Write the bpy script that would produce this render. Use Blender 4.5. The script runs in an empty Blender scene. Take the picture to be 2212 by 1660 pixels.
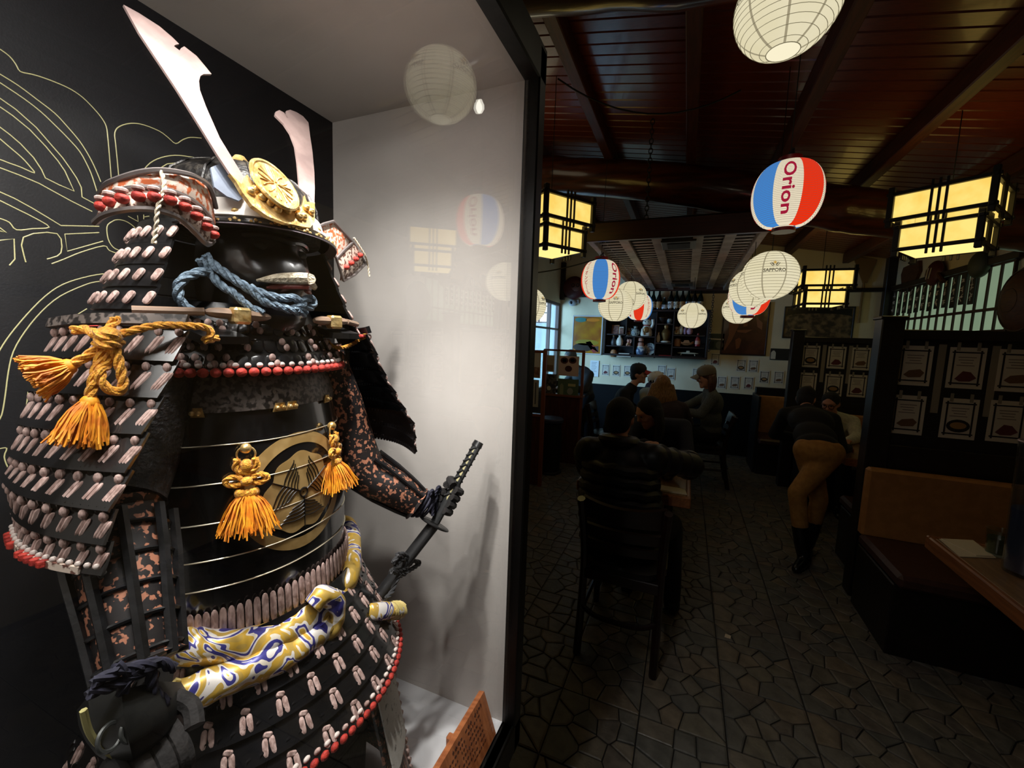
import bpy, bmesh, math, random
from mathutils import Vector, Matrix, Euler, noise
rnd = random.Random(7)
PI = math.pi
SC = bpy.context.scene
COL = SC.collection
V = Vector

# ------------------------------------------------------------------ camera
CAM = V((0, 0, 1.62)); FPX = 900.0
_y, _p, _r = (math.radians(a) for a in (-22.49, -6.10, 1.99))
FWD = V((math.sin(_y)*math.cos(_p), math.cos(_y)*math.cos(_p), math.sin(_p)))
_rt = V((math.cos(_y), -math.sin(_y), 0)); _up = _rt.cross(FWD)
RGT = _rt*math.cos(_r)+_up*math.sin(_r); UPV = -_rt*math.sin(_r)+_up*math.cos(_r)
cam = bpy.data.cameras.new('camera'); cam_o = bpy.data.objects.new('camera', cam); COL.objects.link(cam_o)
cam.sensor_width = 36; cam.lens = 36*FPX/2212; cam.clip_start = 0.02
cam_o.matrix_world = Matrix(((RGT.x, UPV.x, -FWD.x, 0), (RGT.y, UPV.y, -FWD.y, 0), (RGT.z, UPV.z, -FWD.z, 1.62), (0, 0, 0, 1)))
SC.camera = cam_o

# ------------------------------------------------------------------ world, view, large lights
w = bpy.data.worlds.new('world'); SC.world = w; w.use_nodes = True
w.node_tree.nodes['Background'].inputs[0].default_value = (.62, .80, 1.0, 1)
w.node_tree.nodes['Background'].inputs[1].default_value = 1.15
SC.view_settings.view_transform = 'Standard'; SC.view_settings.look = 'None'
SC.view_settings.exposure = 0.0; SC.view_settings.gamma = 1.0; SC.view_settings.use_curve_mapping = False
SC.cycles.use_denoising = True
SC.cycles.max_bounces = 8; SC.cycles.transparent_max_bounces = 16
SC.cycles.sample_clamp_indirect = 4.0

# sight lines measured from the photograph: where a viewed point lies on a plane of the room
def ray(x, y): return FWD+RGT*((x-1106)/FPX)-UPV*((y-830)/FPX)
def onX(x, y, X): d = ray(x, y); return CAM+d*(X/d.x)
def onY(x, y, Y): d = ray(x, y); return CAM+d*(Y/d.y)
def onZ(x, y, Z): d = ray(x, y); return CAM+d*((Z-1.62)/d.z)

# ------------------------------------------------------------------ materials
def lin(c):
    c = c/255.0
    return c/12.92 if c <= .04045 else ((c+.055)/1.055)**2.4
def rgb(r, g, b): return (lin(r), lin(g), lin(b), 1)
MATS = {}
def mat(name, c, rough=.5, metal=0.0, c2=None, scale=20.0, detail=3.0, lo=.4, hi=.6, bump=0.0, bscale=None, emit=None, coat=0.0, spec=.5, tex='noise', stretch=None, sheen=0.0):
    if name in MATS: return MATS[name]
    m = bpy.data.materials.new(name); m.use_nodes = True; nt = m.node_tree; N = nt.nodes; L = nt.links
    b = N['Principled BSDF']
    b.inputs['Base Color'].default_value = rgb(*c); b.inputs['Roughness'].default_value = rough; b.inputs['Metallic'].default_value = metal
    b.inputs['Coat Weight'].default_value = coat; b.inputs['Coat Roughness'].default_value = .08; b.inputs['Specular IOR Level'].default_value = spec
    b.inputs['Sheen Weight'].default_value = sheen
    if emit:
        b.inputs['Emission Color'].default_value = rgb(*emit[:3]); b.inputs['Emission Strength'].default_value = emit[3]
    vec = None
    if c2 or bump:
        tc = N.new('ShaderNodeTexCoord'); mp = N.new('ShaderNodeMapping'); L.new(tc.outputs['Object'], mp.inputs[0])
        if stretch: mp.inputs['Scale'].default_value = stretch
        vec = mp.outputs[0]
    def source(s):
        if tex == 'voronoi':
            t = N.new('ShaderNodeTexVoronoi'); t.inputs['Scale'].default_value = s; o = t.outputs['Distance']
        elif tex == 'wave':
            t = N.new('ShaderNodeTexWave'); t.inputs['Scale'].default_value = s; t.inputs['Distortion'].default_value = 6; t.inputs['Detail'].default_value = detail; o = t.outputs['Fac']
        else:
            t = N.new('ShaderNodeTexNoise'); t.inputs['Scale'].default_value = s; t.inputs['Detail'].default_value = detail; o = t.outputs['Fac']
        L.new(vec, t.inputs['Vector']); return o
    if c2:
        o = source(scale); r = N.new('ShaderNodeValToRGB'); L.new(o, r.inputs[0])
        r.color_ramp.elements[0].position = lo; r.color_ramp.elements[1].position = hi
        r.color_ramp.elements[0].color = rgb(*c); r.color_ramp.elements[1].color = rgb(*c2)
        L.new(r.outputs[0], b.inputs['Base Color'])
        if emit and emit[0] < 0: L.new(r.outputs[0], b.inputs['Emission Color'])
    if bump:
        o = source(bscale or scale); bp = N.new('ShaderNodeBump'); bp.inputs['Strength'].default_value = bump; bp.inputs['Distance'].default_value = .01
        L.new(o, bp.inputs['Height']); L.new(bp.outputs[0], b.inputs['Normal'])
    MATS[name] = m; return m
def glow(name, c, s, c2=None, scale=6.0):
    """lit paper: colour as seen, strength of its light"""
    if name in MATS: return MATS[name]
    m = bpy.data.materials.new(name); m.use_nodes = True; nt = m.node_tree; N = nt.nodes; L = nt.links
    N.remove(N['Principled BSDF']); e = N.new('ShaderNodeEmission'); e.inputs[0].default_value = rgb(*c); e.inputs[1].default_value = s
    if c2:
        tc = N.new('ShaderNodeTexCoord'); t = N.new('ShaderNodeTexNoise'); t.inputs['Scale'].default_value = scale; t.inputs['Detail'].default_value = 6
        r = N.new('ShaderNodeValToRGB'); L.new(tc.outputs['Object'], t.inputs['Vector']); L.new(t.outputs['Fac'], r.inputs[0])
        r.color_ramp.elements[0].position = .35; r.color_ramp.elements[1].position = .65
        r.color_ramp.elements[0].color = rgb(*c); r.color_ramp.elements[1].color = rgb(*c2); L.new(r.outputs[0], e.inputs[0])
    L.new(e.outputs[0], N['Material Output'].inputs[0]); MATS[name] = m; return m
def glass(name, tint=(1, 1, 1), base=.04, rough=0.0):
    """thin pane: what passes through plus its mirror reflection"""
    if name in MATS: return MATS[name]
    m = bpy.data.materials.new(name); m.use_nodes = True; nt = m.node_tree; N = nt.nodes; L = nt.links
    N.remove(N['Principled BSDF']); t = N.new('ShaderNodeBsdfTransparent'); t.inputs[0].default_value = (*tint, 1)
    g = N.new('ShaderNodeBsdfGlossy'); g.inputs['Roughness'].default_value = rough
    lw = N.new('ShaderNodeLayerWeight'); lw.inputs[0].default_value = .5
    p = N.new('ShaderNodeMath'); p.operation = 'POWER'; p.inputs[1].default_value = 5; L.new(lw.outputs['Facing'], p.inputs[0])
    ma = N.new('ShaderNodeMath'); ma.operation = 'MULTIPLY_ADD'; ma.inputs[1].default_value = 1-base; ma.inputs[2].default_value = base; L.new(p.outputs[0], ma.inputs[0])
    mx = N.new('ShaderNodeMixShader'); L.new(ma.outputs[0], mx.inputs[0]); L.new(t.outputs[0], mx.inputs[1]); L.new(g.outputs[0], mx.inputs[2])
    L.new(mx.outputs[0], N['Material Output'].inputs[0]); MATS[name] = m; return m

# ------------------------------------------------------------------ mesh builder
class B:
    def __init__(s): s.v = []; s.f = []; s.m = []; s.cur = 0
    def add(s, vs, fs):
        o = len(s.v); s.v += [tuple(v) for v in vs]; s.f += [tuple(i+o for i in f) for f in fs]; s.m += [s.cur]*len(fs); return s
    def box(s, c, d, rot=None, ch=0.0):
        """box about c of size d, edges chamfered by ch"""
        c = V(c); hx, hy, hz = (q/2 for q in d)
        if ch <= 0:
            vs = [V((x*hx, y*hy, z*hz)) for x in (-1, 1) for y in (-1, 1) for z in (-1, 1)]
            fs = [(0, 1, 3, 2), (4, 6, 7, 5), (0, 4, 5, 1), (2, 3, 7, 6), (0, 2, 6, 4), (1, 5, 7, 3)]
        else:
            ch = min(ch, hx*.9, hy*.9, hz*.9); vs = []; ix = {}
            for x in (-1, 1):
                for y in (-1, 1):
                    for z in (-1, 1):
                        for k in range(3):
                            q = [x*(hx-ch), y*(hy-ch), z*(hz-ch)]; q[k] += (x, y, z)[k]*ch; ix[(x, y, z, k)] = len(vs); vs.append(V(q))
            fs = []
            for k in range(3):
                a, b = (k+1) % 3, (k+2) % 3
                for sg in (-1, 1):
                    ring = []
                    for (p, q) in ((-1, -1), (1, -1), (1, 1), (-1, 1)):
                        t = [0, 0, 0]; t[k] = sg; t[a] = p; t[b] = q; ring.append(ix[(*t, k)])
                    fs.append(ring if sg > 0 else ring[::-1])
            for k in range(3):
                a, b = (k+1) % 3, (k+2) % 3
                for p in (-1, 1):
                    for q in (-1, 1):
                        t0 = [0, 0, 0]; t1 = [0, 0, 0]; t0[k] = -1; t1[k] = 1
                        for t in (t0, t1): t[a] = p; t[b] = q
                        r = [ix[(*t0, a)], ix[(*t1, a)], ix[(*t1, b)], ix[(*t0, b)]]
                        fs.append(r if p*q > 0 else r[::-1])
            for x in (-1, 1):
                for y in (-1, 1):
                    for z in (-1, 1):
                        r = [ix[(x, y, z, k)] for k in range(3)]; fs.append(r if x*y*z > 0 else r[::-1])
        if rot is not None:
            R = rot if isinstance(rot, Matrix) else Euler(rot).to_matrix()
            vs = [R @ v for v in vs]
        return s.add([c+v for v in vs], fs)
    def tube(s, pts, r, n=8, cap=True, flat=1.0, up=None):
        pts = [V(p) for p in pts]; k = len(pts); rs = r if isinstance(r, (list, tuple)) else [r]*k
        vs = []; prev = None
        for i, p in enumerate(pts):
            t = (pts[min(i+1, k-1)]-pts[max(i-1, 0)])
            t = t.normalized() if t.length > 1e-9 else V((0, 0, 1))
            if prev is None:
                a = V(up) if up else (V((0, 0, 1)) if abs(t.z) < .9 else V((1, 0, 0)))
                prev = (a-t*a.dot(t)).normalized()
            else:
                q = prev-t*prev.dot(t); prev = q.normalized() if q.length > 1e-6 else prev
            b = t.cross(prev)
            for j in range(n):
                a = 2*PI*j/n; vs.append(p+prev*(math.cos(a)*rs[i]*flat)+b*(math.sin(a)*rs[i]))
        fs = [(i*n+j, i*n+(j+1) % n, (i+1)*n+(j+1) % n, (i+1)*n+j) for i in range(k-1) for j in range(n)]
        if cap: fs += [tuple(range(n))[::-1], tuple(range((k-1)*n, k*n))]
        return s.add(vs, fs)
    def ring(s, c, R, r, n=32, m=6, ax=None, sq=1.0):
        """torus about c; ax matrix turns its axis"""
        c = V(c); vs = []
        for i in range(n):
            a = 2*PI*i/n
            for j in range(m):
                b = 2*PI*j/m; q = V(((R+r*math.cos(b))*math.cos(a), (R+r*math.cos(b))*math.sin(a)*sq, r*math.sin(b)))
                vs.append(c+((ax @ q) if ax else q))
        fs = [(i*m+j, ((i+1) % n)*m+j, ((i+1) % n)*m+(j+1) % m, i*m+(j+1) % m) for i in range(n) for j in range(m)]
        return s.add(vs, fs)
    def lathe(s, prof, n=24, c=(0, 0, 0), sx=1.0, sy=1.0, ax=None, a0=0.0, a1=2*PI):
        """profile of (radius, height)"""
        c = V(c); full = a1-a0 > 2*PI-1e-6; k = n if full else n+1; vs = []
        for (r, z) in prof:
            for j in range(k):
                a = a0+(a1-a0)*j/n; q = V((r*math.cos(a)*sx, r*math.sin(a)*sy, z)); vs.append(c+((ax @ q) if ax else q))
        fs = []
        for i in range(len(prof)-1):
            for j in range(n):
                j2 = (j+1) % k; fs.append((i*k+j, i*k+j2, (i+1)*k+j2, (i+1)*k+j))
        if full:
            if prof[0][0] > 1e-6: fs.append(tuple(range(k))[::-1])
            if prof[-1][0] > 1e-6: fs.append(tuple(range((len(prof)-1)*k, len(prof)*k)))
        return s.add(vs, fs)
    def ball(s, c, r, n=12, m=8, rot=None):
        rx, ry, rz = r if isinstance(r, (list, tuple)) else (r, r, r); c = V(c); R = Euler(rot).to_matrix() if rot is not None and not isinstance(rot, Matrix) else rot
        vs = []
        for i in range(m+1):
            th = PI*i/m
            for j in range(n):
                a = 2*PI*j/n; q = V((rx*math.sin(th)*math.cos(a), ry*math.sin(th)*math.sin(a), rz*math.cos(th))); vs.append(c+((R @ q) if R else q))
        fs = [(i*n+j, (i+1)*n+j, (i+1)*n+(j+1) % n, i*n+(j+1) % n) for i in range(m) for j in range(n)]
        return s.add(vs, fs)
    def grid(s, rows, thick=0.0, closed=False):
        """surface through rows of points, given thickness along its normals"""
        rows = [[V(p) for p in r] for r in rows]; R = len(rows); K = len(rows[0])
        fl = [p for r in rows for p in r]
        fs = [(i*K+j, i*K+j+1, (i+1)*K+j+1, (i+1)*K+j) for i in range(R-1) for j in range(K-1)]
        if closed: fs += [(i*K+K-1, i*K, (i+1)*K, (i+1)*K+K-1) for i in range(R-1)]
        if thick:
            nn = [V((0, 0, 0)) for _ in fl]
            for f in fs:
                n = (fl[f[1]]-fl[f[0]]).cross(fl[f[3]]-fl[f[0]])+(fl[f[3]]-fl[f[2]]).cross(fl[f[1]]-fl[f[2]])
                for i in f: nn[i] += n
            o = len(fl); bk = [p-(n.normalized() if n.length > 1e-12 else V((0, 0, 0)))*thick for p, n in zip(fl, nn)]
            f2 = [tuple(i+o for i in f[::-1]) for f in fs]
            bd = {}
            for f in fs:
                for a, b in zip(f, f[1:]+f[:1]):
                    if (b, a) in bd: del bd[(b, a)]
                    else: bd[(a, b)] = 1
            fs = fs+f2+[(b, a, a+o, b+o) for a, b in bd]
            fl = fl+bk
        return s.add(fl, fs)
    def prism(s, poly, d):
        """polygon of 3D points pushed along vector d"""
        poly = [V(p) for p in poly]; d = V(d); n = len(poly)
        c = sum(poly, V())/n; nm = V()
        for i in range(n): nm += (poly[i]-c).cross(poly[(i+1) % n]-c)
        if nm.dot(d) > 0: poly = poly[::-1]
        fs = [tuple(range(n)), tuple(range(n, 2*n))[::-1]]+[(i, i+n, (i+1) % n+n, (i+1) % n) for i in range(n)]
        return s.add(poly+[p+d for p in poly], fs)
    def mesh(s, name, mats, smooth=True):
        me = bpy.data.meshes.new(name); me.from_pydata(s.v, [], s.f)
        for m in (mats if isinstance(mats, (list, tuple)) else [mats]): me.materials.append(m)
        if any(s.m): me.polygons.foreach_set('material_index', s.m)
        if smooth: me.polygons.foreach_set('use_smooth', [True]*len(me.polygons))
        me.update(); return me
WLOC = {}
def obj(name, b, m, parent=None, smooth=True, auto=35.0):
    """one mesh object; coordinates are world coordinates whatever the parent's place"""
    me = b if isinstance(b, bpy.types.Mesh) else b.mesh(name, m, smooth)
    if not isinstance(b, bpy.types.Mesh) and smooth and auto:
        me.set_sharp_from_angle(angle=math.radians(auto))
    o = bpy.data.objects.new(name, me); COL.objects.link(o)
    if parent is not None:
        o.parent = parent; o.location = -WLOC.get(parent.name, V((0, 0, 0)))
    return o
def tag(o, label=None, cat=None, group=None, kind=None):
    for k, v in (('label', label), ('category', cat), ('group', group), ('kind', kind)):
        if v: o[k] = v
    return o
def thing(name, label, cat, loc=(0, 0, 0), group=None, kind=None):
    o = bpy.data.objects.new(name, None); COL.objects.link(o); o.location = loc; o.empty_display_size = .05; WLOC[o.name] = V(loc)
    return tag(o, label, cat, group, kind)
def struct(name, b, m, smooth=False): return tag(obj(name, b, m, None, smooth), kind='structure')
def dup(root, loc=None, rz=None, label=None, group=None, scale=None):
    """copy of a thing with its parts and sub-parts"""
    def cp(o, par):
        c = o.copy(); COL.objects.link(c); c.parent = par
        for ch in kids.get(o.name, ()): cp(ch, c)
        return c
    kids = {}
    for o in COL.objects:
        if o.parent: kids.setdefault(o.parent.name, []).append(o)
    c = cp(root, None)
    if loc is not None: c.location = loc
    if rz is not None: c.rotation_euler = (0, 0, rz)
    if scale is not None: c.scale = (scale,)*3 if not isinstance(scale, tuple) else scale
    if label: c['label'] = label
    if group: c['group'] = group
    return c
def smoothpath(pts, n=6):
    """Catmull-Rom through the points"""
    pts = [V(p) for p in pts]; out = []
    for i in range(len(pts)-1):
        a, b, c, d = pts[max(i-1, 0)], pts[i], pts[i+1], pts[min(i+2, len(pts)-1)]
        for k in range(n):
            t = k/n; out.append(.5*((2*b)+(c-a)*t+(2*a-5*b+4*c-d)*t*t+(3*b-a-3*c+d)*t*t*t))
    out.append(pts[-1]); return out
def text_mesh(s, size=1.0, extrude=0.0, bold=0.0, spacing=1.0):
    """flat outline of a word: 2D points and faces"""
    cu = bpy.data.curves.new('t', 'FONT'); cu.body = s; cu.size = size; cu.align_x = 'CENTER'; cu.align_y = 'CENTER'; cu.offset = bold; cu.space_character = spacing; cu.resolution_u = 3
    o = bpy.data.objects.new('t', cu); COL.objects.link(o); dg = bpy.context.evaluated_depsgraph_get(); ev = o.evaluated_get(dg); me = ev.to_mesh()
    bm = bmesh.new(); bm.from_mesh(me); bmesh.ops.triangulate(bm, faces=bm.faces)
    long = [e for e in bm.edges if e.calc_length() > size*.18]
    if long: bmesh.ops.subdivide_edges(bm, edges=long, cuts=2)
    bm.verts.index_update(); vs = [v.co.copy() for v in bm.verts]; fs = [tuple(v.index for v in f.verts) for f in bm.faces]
    bm.free(); ev.to_mesh_clear(); bpy.data.objects.remove(o); bpy.data.curves.remove(cu); return vs, fs
# ------------------------------------------------------------------ the room
YB, XR, XL = 7.0, 2.41, -2.05
def zc(x): return 3.245-.178*x                                    # underside of the sloping ceiling
cream = mat('cream plaster', (228, 212, 176), .85, c2=(220, 204, 168), scale=3, bump=.05, bscale=60)
whitep = mat('white plaster', (214, 214, 208), .8, c2=(206, 206, 200), scale=3)
blackp = mat('black wainscot', (8, 7, 7), .8, spec=.2)
darkwood = mat('dark stained wood', (34, 22, 16), .42, c2=(24, 15, 11), scale=5, stretch=(1, 1, 14), lo=.35, hi=.65)
redwood = mat('red stained board', (112, 46, 22), .30, c2=(88, 34, 16), scale=4, stretch=(1.2, 30, 30), lo=.3, hi=.7, coat=.25)
rafterm = mat('brown rafter', (86, 42, 24), .5, c2=(66, 32, 18), scale=5, stretch=(12, 1, 12))
logm = mat('varnished log', (92, 44, 20), .28, c2=(58, 28, 14), scale=3, stretch=(1, 8, 8), coat=.5, bump=.1)
def wall(name, lo, hi, m):
    b = B(); b.box(((lo[0]+hi[0])/2, (lo[1]+hi[1])/2, (lo[2]+hi[2])/2), [hi[i]-lo[i] for i in range(3)]); return struct(name, b, m)
wall('wall_back', (XL, YB, .93), (XR+.1, YB+.12, 3.9), cream)
wall('baseboard_back', (XL, YB-.015, 0), (XR, YB+.12, .93), blackp)
wall('wall_right', (XR, -2.7, 0), (XR+.12, YB+.12, 3.4), cream)
wall('wall_front', (-3.6, -2.8, 0), (XR+.1, -2.7, 4), mat('brown rear wall', (70, 50, 36), .7))
# left wall with the glazed opening to the entrance
b = B()
b.box((XL-.06, 1.35, 1.95), (.12, 8.1, 3.9)); b.box((XL-.06, 6.2, 3.08), (.12, 1.6, 1.64))
struct('wall_left', b, cream)
b = B(); b.box((XL-.05, 6.2, .42), (.1, 1.6, .84)); struct('trim_1', b, darkwood)
wall('wall_entrance_far', (-3.6, 7.3, 0), (XL-.1, 7.42, 3), whitep)
wall('wall_entrance_side', (-3.72, 4.5, 0), (-3.6, 7.42, 3), whitep)
wall('wall_entrance_near', (-3.6, 4.4, 0), (XL-.12, 4.5, 3), whitep)
wall('wall_entrance_stub', (XL-.12, 7.0, 0), (XL, 7.42, 3), whitep)
wall('floor_entrance', (-3.6, 4.5, -.06), (XL-.11, 7.3, 0), whitep)
wall('ceiling_entrance', (-3.6, 4.5, 2.9), (XL-.12, 7.3, 3.0), whitep)
dl = bpy.data.lights.new('entrance_daylight', 'AREA'); dl.shape = 'RECTANGLE'; dl.size = 1.3; dl.size_y = 1.5; dl.energy = 190; dl.color = (.32, .62, 1.0)
dlo = bpy.data.objects.new('entrance_daylight', dl); COL.objects.link(dlo); dlo.location = (-3.45, 5.05, 1.9); dlo.rotation_euler = (V((-1.5, 7.0, 1.9))-V((-3.45, 5.05, 1.9))).to_track_quat('-Z', 'Y').to_euler()
# entrance window with lattice on the far entrance wall
t = thing('window_1', None, None, (-2.5, 7.28, 1.95), kind='structure')
b = B(); b.box((-2.62, 7.285, 2.13), (.58, .01, .36)); obj('pane', b, glow('daylight pane', (250, 252, 255), 1.6), t, False)
b = B()
for x in (-2.91, -2.72, -2.52, -2.33): b.box((x, 7.27, 2.13), (.018, .03, .38))
for z in (1.95, 2.12, 2.24, 2.31): b.box((-2.62, 7.27, z), (.6, .028, .016))
obj('lattice', b, mat('brown lattice', (70, 46, 40), .6), t, False)
# glazed partition in the left wall
t = thing('window_2', None, None, (XL, 6.2, .84), kind='structure')
for (y, wd) in ((5.46, .07), (6.47, .03), (6.96, .06)):
    b = B(); b.box((XL-.03, y, 1.55), (.06, wd, 1.42), ch=.004); obj('mullion', b, mat('weathered brown frame', (96, 70, 58), .55), t)
for z in (.87, 1.82, 2.24):
    b = B(); b.box((XL-.03, 6.2, z), (.06, 1.5, .05 if z != 1.82 else .03), ch=.004); obj('rail', b, MATS['weathered brown frame'], t)
for (y0, y1) in ((5.5, 6.455), (6.485, 6.93)):
    for (z0, z1) in ((.9, 1.8), (1.84, 2.21)):
        b = B(); b.box((XL-.03, (y0+y1)/2, (z0+z1)/2), (.005, y1-y0, z1-z0)); obj('pane', b, glass('window glass', (.96, .98, 1)), t, False)

# floor: flagstone-pattern tiles, every stone a piece of its own
grout = mat('dark grout', (26, 24, 21), .7)
fl = struct('floor', B().box((-.6, 2.1, -.05), (6.2, 10.6, .09)), grout)
stone_m = [mat('stone %d' % i, c, .42, c2=tuple(int(q*.82) for q in c), scale=14, detail=6, bump=.25, bscale=50) for i, c in enumerate(((112, 104, 92), (104, 100, 92), (118, 106, 90), (96, 94, 88), (108, 102, 88), (102, 94, 86)))]
def clip(poly, a, b, c):
    out = []
    for i in range(len(poly)):
        p, q = poly[i], poly[(i+1) % len(poly)]; dp = a*p[0]+b*p[1]-c; dq = a*q[0]+b*q[1]-c
        if dp <= 0: out.append(p)
        if (dp < 0 < dq) or (dq < 0 < dp):
            t = dp/(dp-dq); out.append((p[0]+(q[0]-p[0])*t, p[1]+(q[1]-p[1])*t))
    return out
def stone(b, cell, org, h):
    """one stone: bevelled top standing proud of the grout"""
    n = len(cell); cx = sum(p[0] for p in cell)/n; cy = sum(p[1] for p in cell)/n
    rad = min(math.hypot(p[0]-cx, p[1]-cy) for p in cell); k = max(.5, 1-.007/max(rad, .012))
    base = [V((p[0]+org[0], p[1]+org[1], -.006)) for p in cell]
    mid = [V((p[0]+org[0], p[1]+org[1], h-.0025)) for p in cell]
    top = [V((cx+(p[0]-cx)*k+org[0], cy+(p[1]-cy)*k+org[1], h)) for p in cell]
    b.add(base+mid+top, [tuple(range(2*n, 3*n))]+[(i, (i+1) % n, n+(i+1) % n, n+i) for i in range(n)]+[(n+i, n+(i+1) % n, 2*n+(i+1) % n, 2*n+i) for i in range(n)])
PITCH = .3445
patterns = []
for k in range(6):                                                # six tile moulds
    r = random.Random(30+k); pts = []
    while len(pts) < 13:
        p = (r.uniform(.02, PITCH-.02), r.uniform(.02, PITCH-.02))
        if all(math.hypot(p[0]-q[0], p[1]-q[1]) > .058 for q in pts): pts.append(p)
    cells = []
    for p in pts:
        g = .003; c = [(g, g), (PITCH-g, g), (PITCH-g, PITCH-g), (g, PITCH-g)]
        for q in pts:
            if q is p: continue
            dx, dy = q[0]-p[0], q[1]-p[1]; d = math.hypot(dx, dy); c = clip(c, dx/d, dy/d, (dx*(p[0]+q[0])/2+dy*(p[1]+q[1])/2)/d-.0027)
        if len(c) >= 3: cells.append(c)
    patterns.append(cells)
tiles = []
for i in range(-4, 9):
    for j in range(-8, 20):
        x0 = -.42+PITCH*i-PITCH*1; y0 = 1.425+PITCH*(j-1)
        if x0 > XR-.1 or y0+PITCH > YB: continue
        tiles.append((x0, y0))
def nearness(t):
    c = V((t[0]+PITCH/2, t[1]+PITCH/2, 0)); d = c-CAM; z = d.dot(FWD); px = 1106+FPX*d.dot(RGT)/max(z, .01); py = 830-FPX*d.dot(UPV)/max(z, .01)
    return z if z > .3 and 1080 < px < 2260 and py < 1800 else 50+abs(z)
tiles.sort(key=nearness)
shared = {}; far = [B() for _ in stone_m]; n = 0
for ti, t in enumerate(tiles):
    k = rnd.randrange(6)
    for ci, cell in enumerate(patterns[k]):
        mi = (k*5+ci*7+rnd.randrange(3)) % 6; h = .0015+.0025*rnd.random()
        if n < 290:
            key = (k, ci, mi)
            if key not in shared:
                b = B(); stone(b, cell, (0, 0), .003); me = b.mesh('stone', stone_m[mi], False); shared[key] = me
            o = bpy.data.objects.new('stone', shared[key]); COL.objects.link(o); o.parent = fl; o.location = (t[0], t[1], h-.003); n += 1
        else: stone(far[mi], cell, t, h)
b = B(); 
for mi, q in enumerate(far): b.cur = mi; b.add(q.v, q.f)
tag(obj('distant_stones', b, stone_m, fl, False), kind='stuff')

# ceiling: sloping boards, rafters, logs
ce = struct('ceiling', B().add([(x, y, zc(x)+dz) for dz in (.03, .12) for x in (XL-.12, XR+.1) for y in (-2.75, YB+.1)], [(0, 1, 3, 2), (4, 6, 7, 5), (0, 4, 5, 1), (2, 3, 7, 6), (0, 2, 6, 4), (1, 5, 7, 3)]), rafterm)
b = B(); x0, x1 = XL-.05, XR+.02; W = .1
b.add([(x, y, zc(x)+z) for x in (x0, x1) for (y, z) in ((0, .03), (.002, .006), (.008, 0), (W-.008, 0), (W-.002, .006), (W, .03))],
      [(i, i+1, i+7, i+6) for i in range(5)]+[(5, 0, 6, 11), (0, 5, 4, 3, 2, 1), (6, 7, 8, 9, 10, 11)])
board = b.mesh('board', redwood, False)
for i in range(58):
    o = bpy.data.objects.new('board', board); COL.objects.link(o); o.parent = ce; o.location = (0, 1.2+i*W, 0)
b = B(); b.add([(x, y, zc(x)+.005) for x in (x0, x1) for y in (-2.7, 1.2)], [(0, 2, 3, 1)]); tag(obj('boards_behind_viewer', b, redwood, ce, False), kind='stuff')
for i, x in enumerate((-1.45, -.77, -.08, .56, 1.20, 1.88)):
    b = B(); z = zc(x); b.box((x, 2.15, z-.06), (.075, 9.68, .125), ch=.006); o = obj('rafter', b, rafterm, ce)
def log(name, pts, r, seed):
    q = smoothpath(pts, 8); rs = [r*(1+.10*noise.noise(V((i*.35, seed, 0)))) for i in range(len(q))]
    b = B(); b.tube(q, rs, 20); tag(obj(name, b, logm), kind='structure'); 
log('trim_2', [(XL, 4.05, 3.30), (-1.49, 4.05, 3.25), (-1.11, 4.05, 3.19), (-.23, 4.05, 3.03), (.835, 4.05, 2.76), (1.2, 4.05, 2.67), (1.8, 4.05, 2.56), (XR, 4.05, 2.45)], .165, 3)
log('trim_3', [(-2.0, 1.72, 3.36), (-.8, 1.72, 3.13), (-.1, 1.72, 3.0), (.6, 1.72, 2.9), (XR, 1.72, 2.62)], .15, 9)
# dark timber trims on the back and right walls
for i, (c, d) in enumerate((((-1.65, YB-.03, 2.40), (.8, .06, .075)), ((1.2, YB-.03, 2.43), (2.42, .06, .05)), ((-2.01, YB-.04, 2.63), (.07, .08, .62)), ((XR-.05, YB-.05, 1.5), (.1, .1, 3.0)), ((XR-.02, 3.9, 1.79), (.04, 6.1, .06)))):
    b = B(); b.box(c, d, ch=.006); tag(obj('trim_%d' % (4+i), b, darkwood), kind='structure')

# ------------------------------------------------------------------ the display case
GX, CX, CY, CZ0, CZ1, CYN = -.422, -1.073, 1.05, .48, 2.275, -.4     # glass, back, far end, floor, top, near end
black_frame = mat('black painted frame', (20, 20, 18), .4, c2=(30, 31, 28), scale=30, stretch=(1, 1, .06))
case_white = mat('case lining', (205, 199, 193), .75, c2=(199, 193, 187), scale=4)
case_floor = mat('case floor', (236, 237, 240), .6)
felt = mat('black back cloth', (12, 12, 16), .6, c2=(18, 18, 23), scale=300, bump=.05)
dc = thing('display_case', 'tall black framed glass display case with pale lining around the samurai armour', 'display case', (-.75, .3, 0))
ym, yl = (CY+CYN)/2, CY-CYN
bp = obj('back_panel', B().box((CX-.02, ym, (CZ0+CZ1)/2), (.04, yl, CZ1-CZ0)), felt, dc, False)
obj('far_panel', B().box(((GX+CX)/2, CY+.012, (CZ0+CZ1)/2), (GX-CX+.02, .024, CZ1-CZ0)), case_white, dc, False)
obj('near_panel', B().box(((GX+CX)/2, CYN-.012, (CZ0+CZ1)/2), (GX-CX+.02, .024, CZ1-CZ0)), case_white, dc, False)
obj('top_panel', B().box(((GX+CX)/2, ym, CZ1+.02), (GX-CX+.05, yl+.05, .04)), case_white, dc, False)
obj('floor_panel', B().box(((GX+CX)/2, ym, CZ0-.02), (GX-CX+.05, yl+.05, .04)), case_floor, dc, False)
obj('plinth', B().box(((GX+CX)/2-.01, ym, .2), (GX-CX+.03, yl+.1, .4), ch=.01), black_frame, dc)
obj('glass_pane', B().box((GX, ym, (CZ0+CZ1)/2), (.006, yl, CZ1-CZ0)), glass('case glass', (.985, .99, .985), .07), dc, False)
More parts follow.
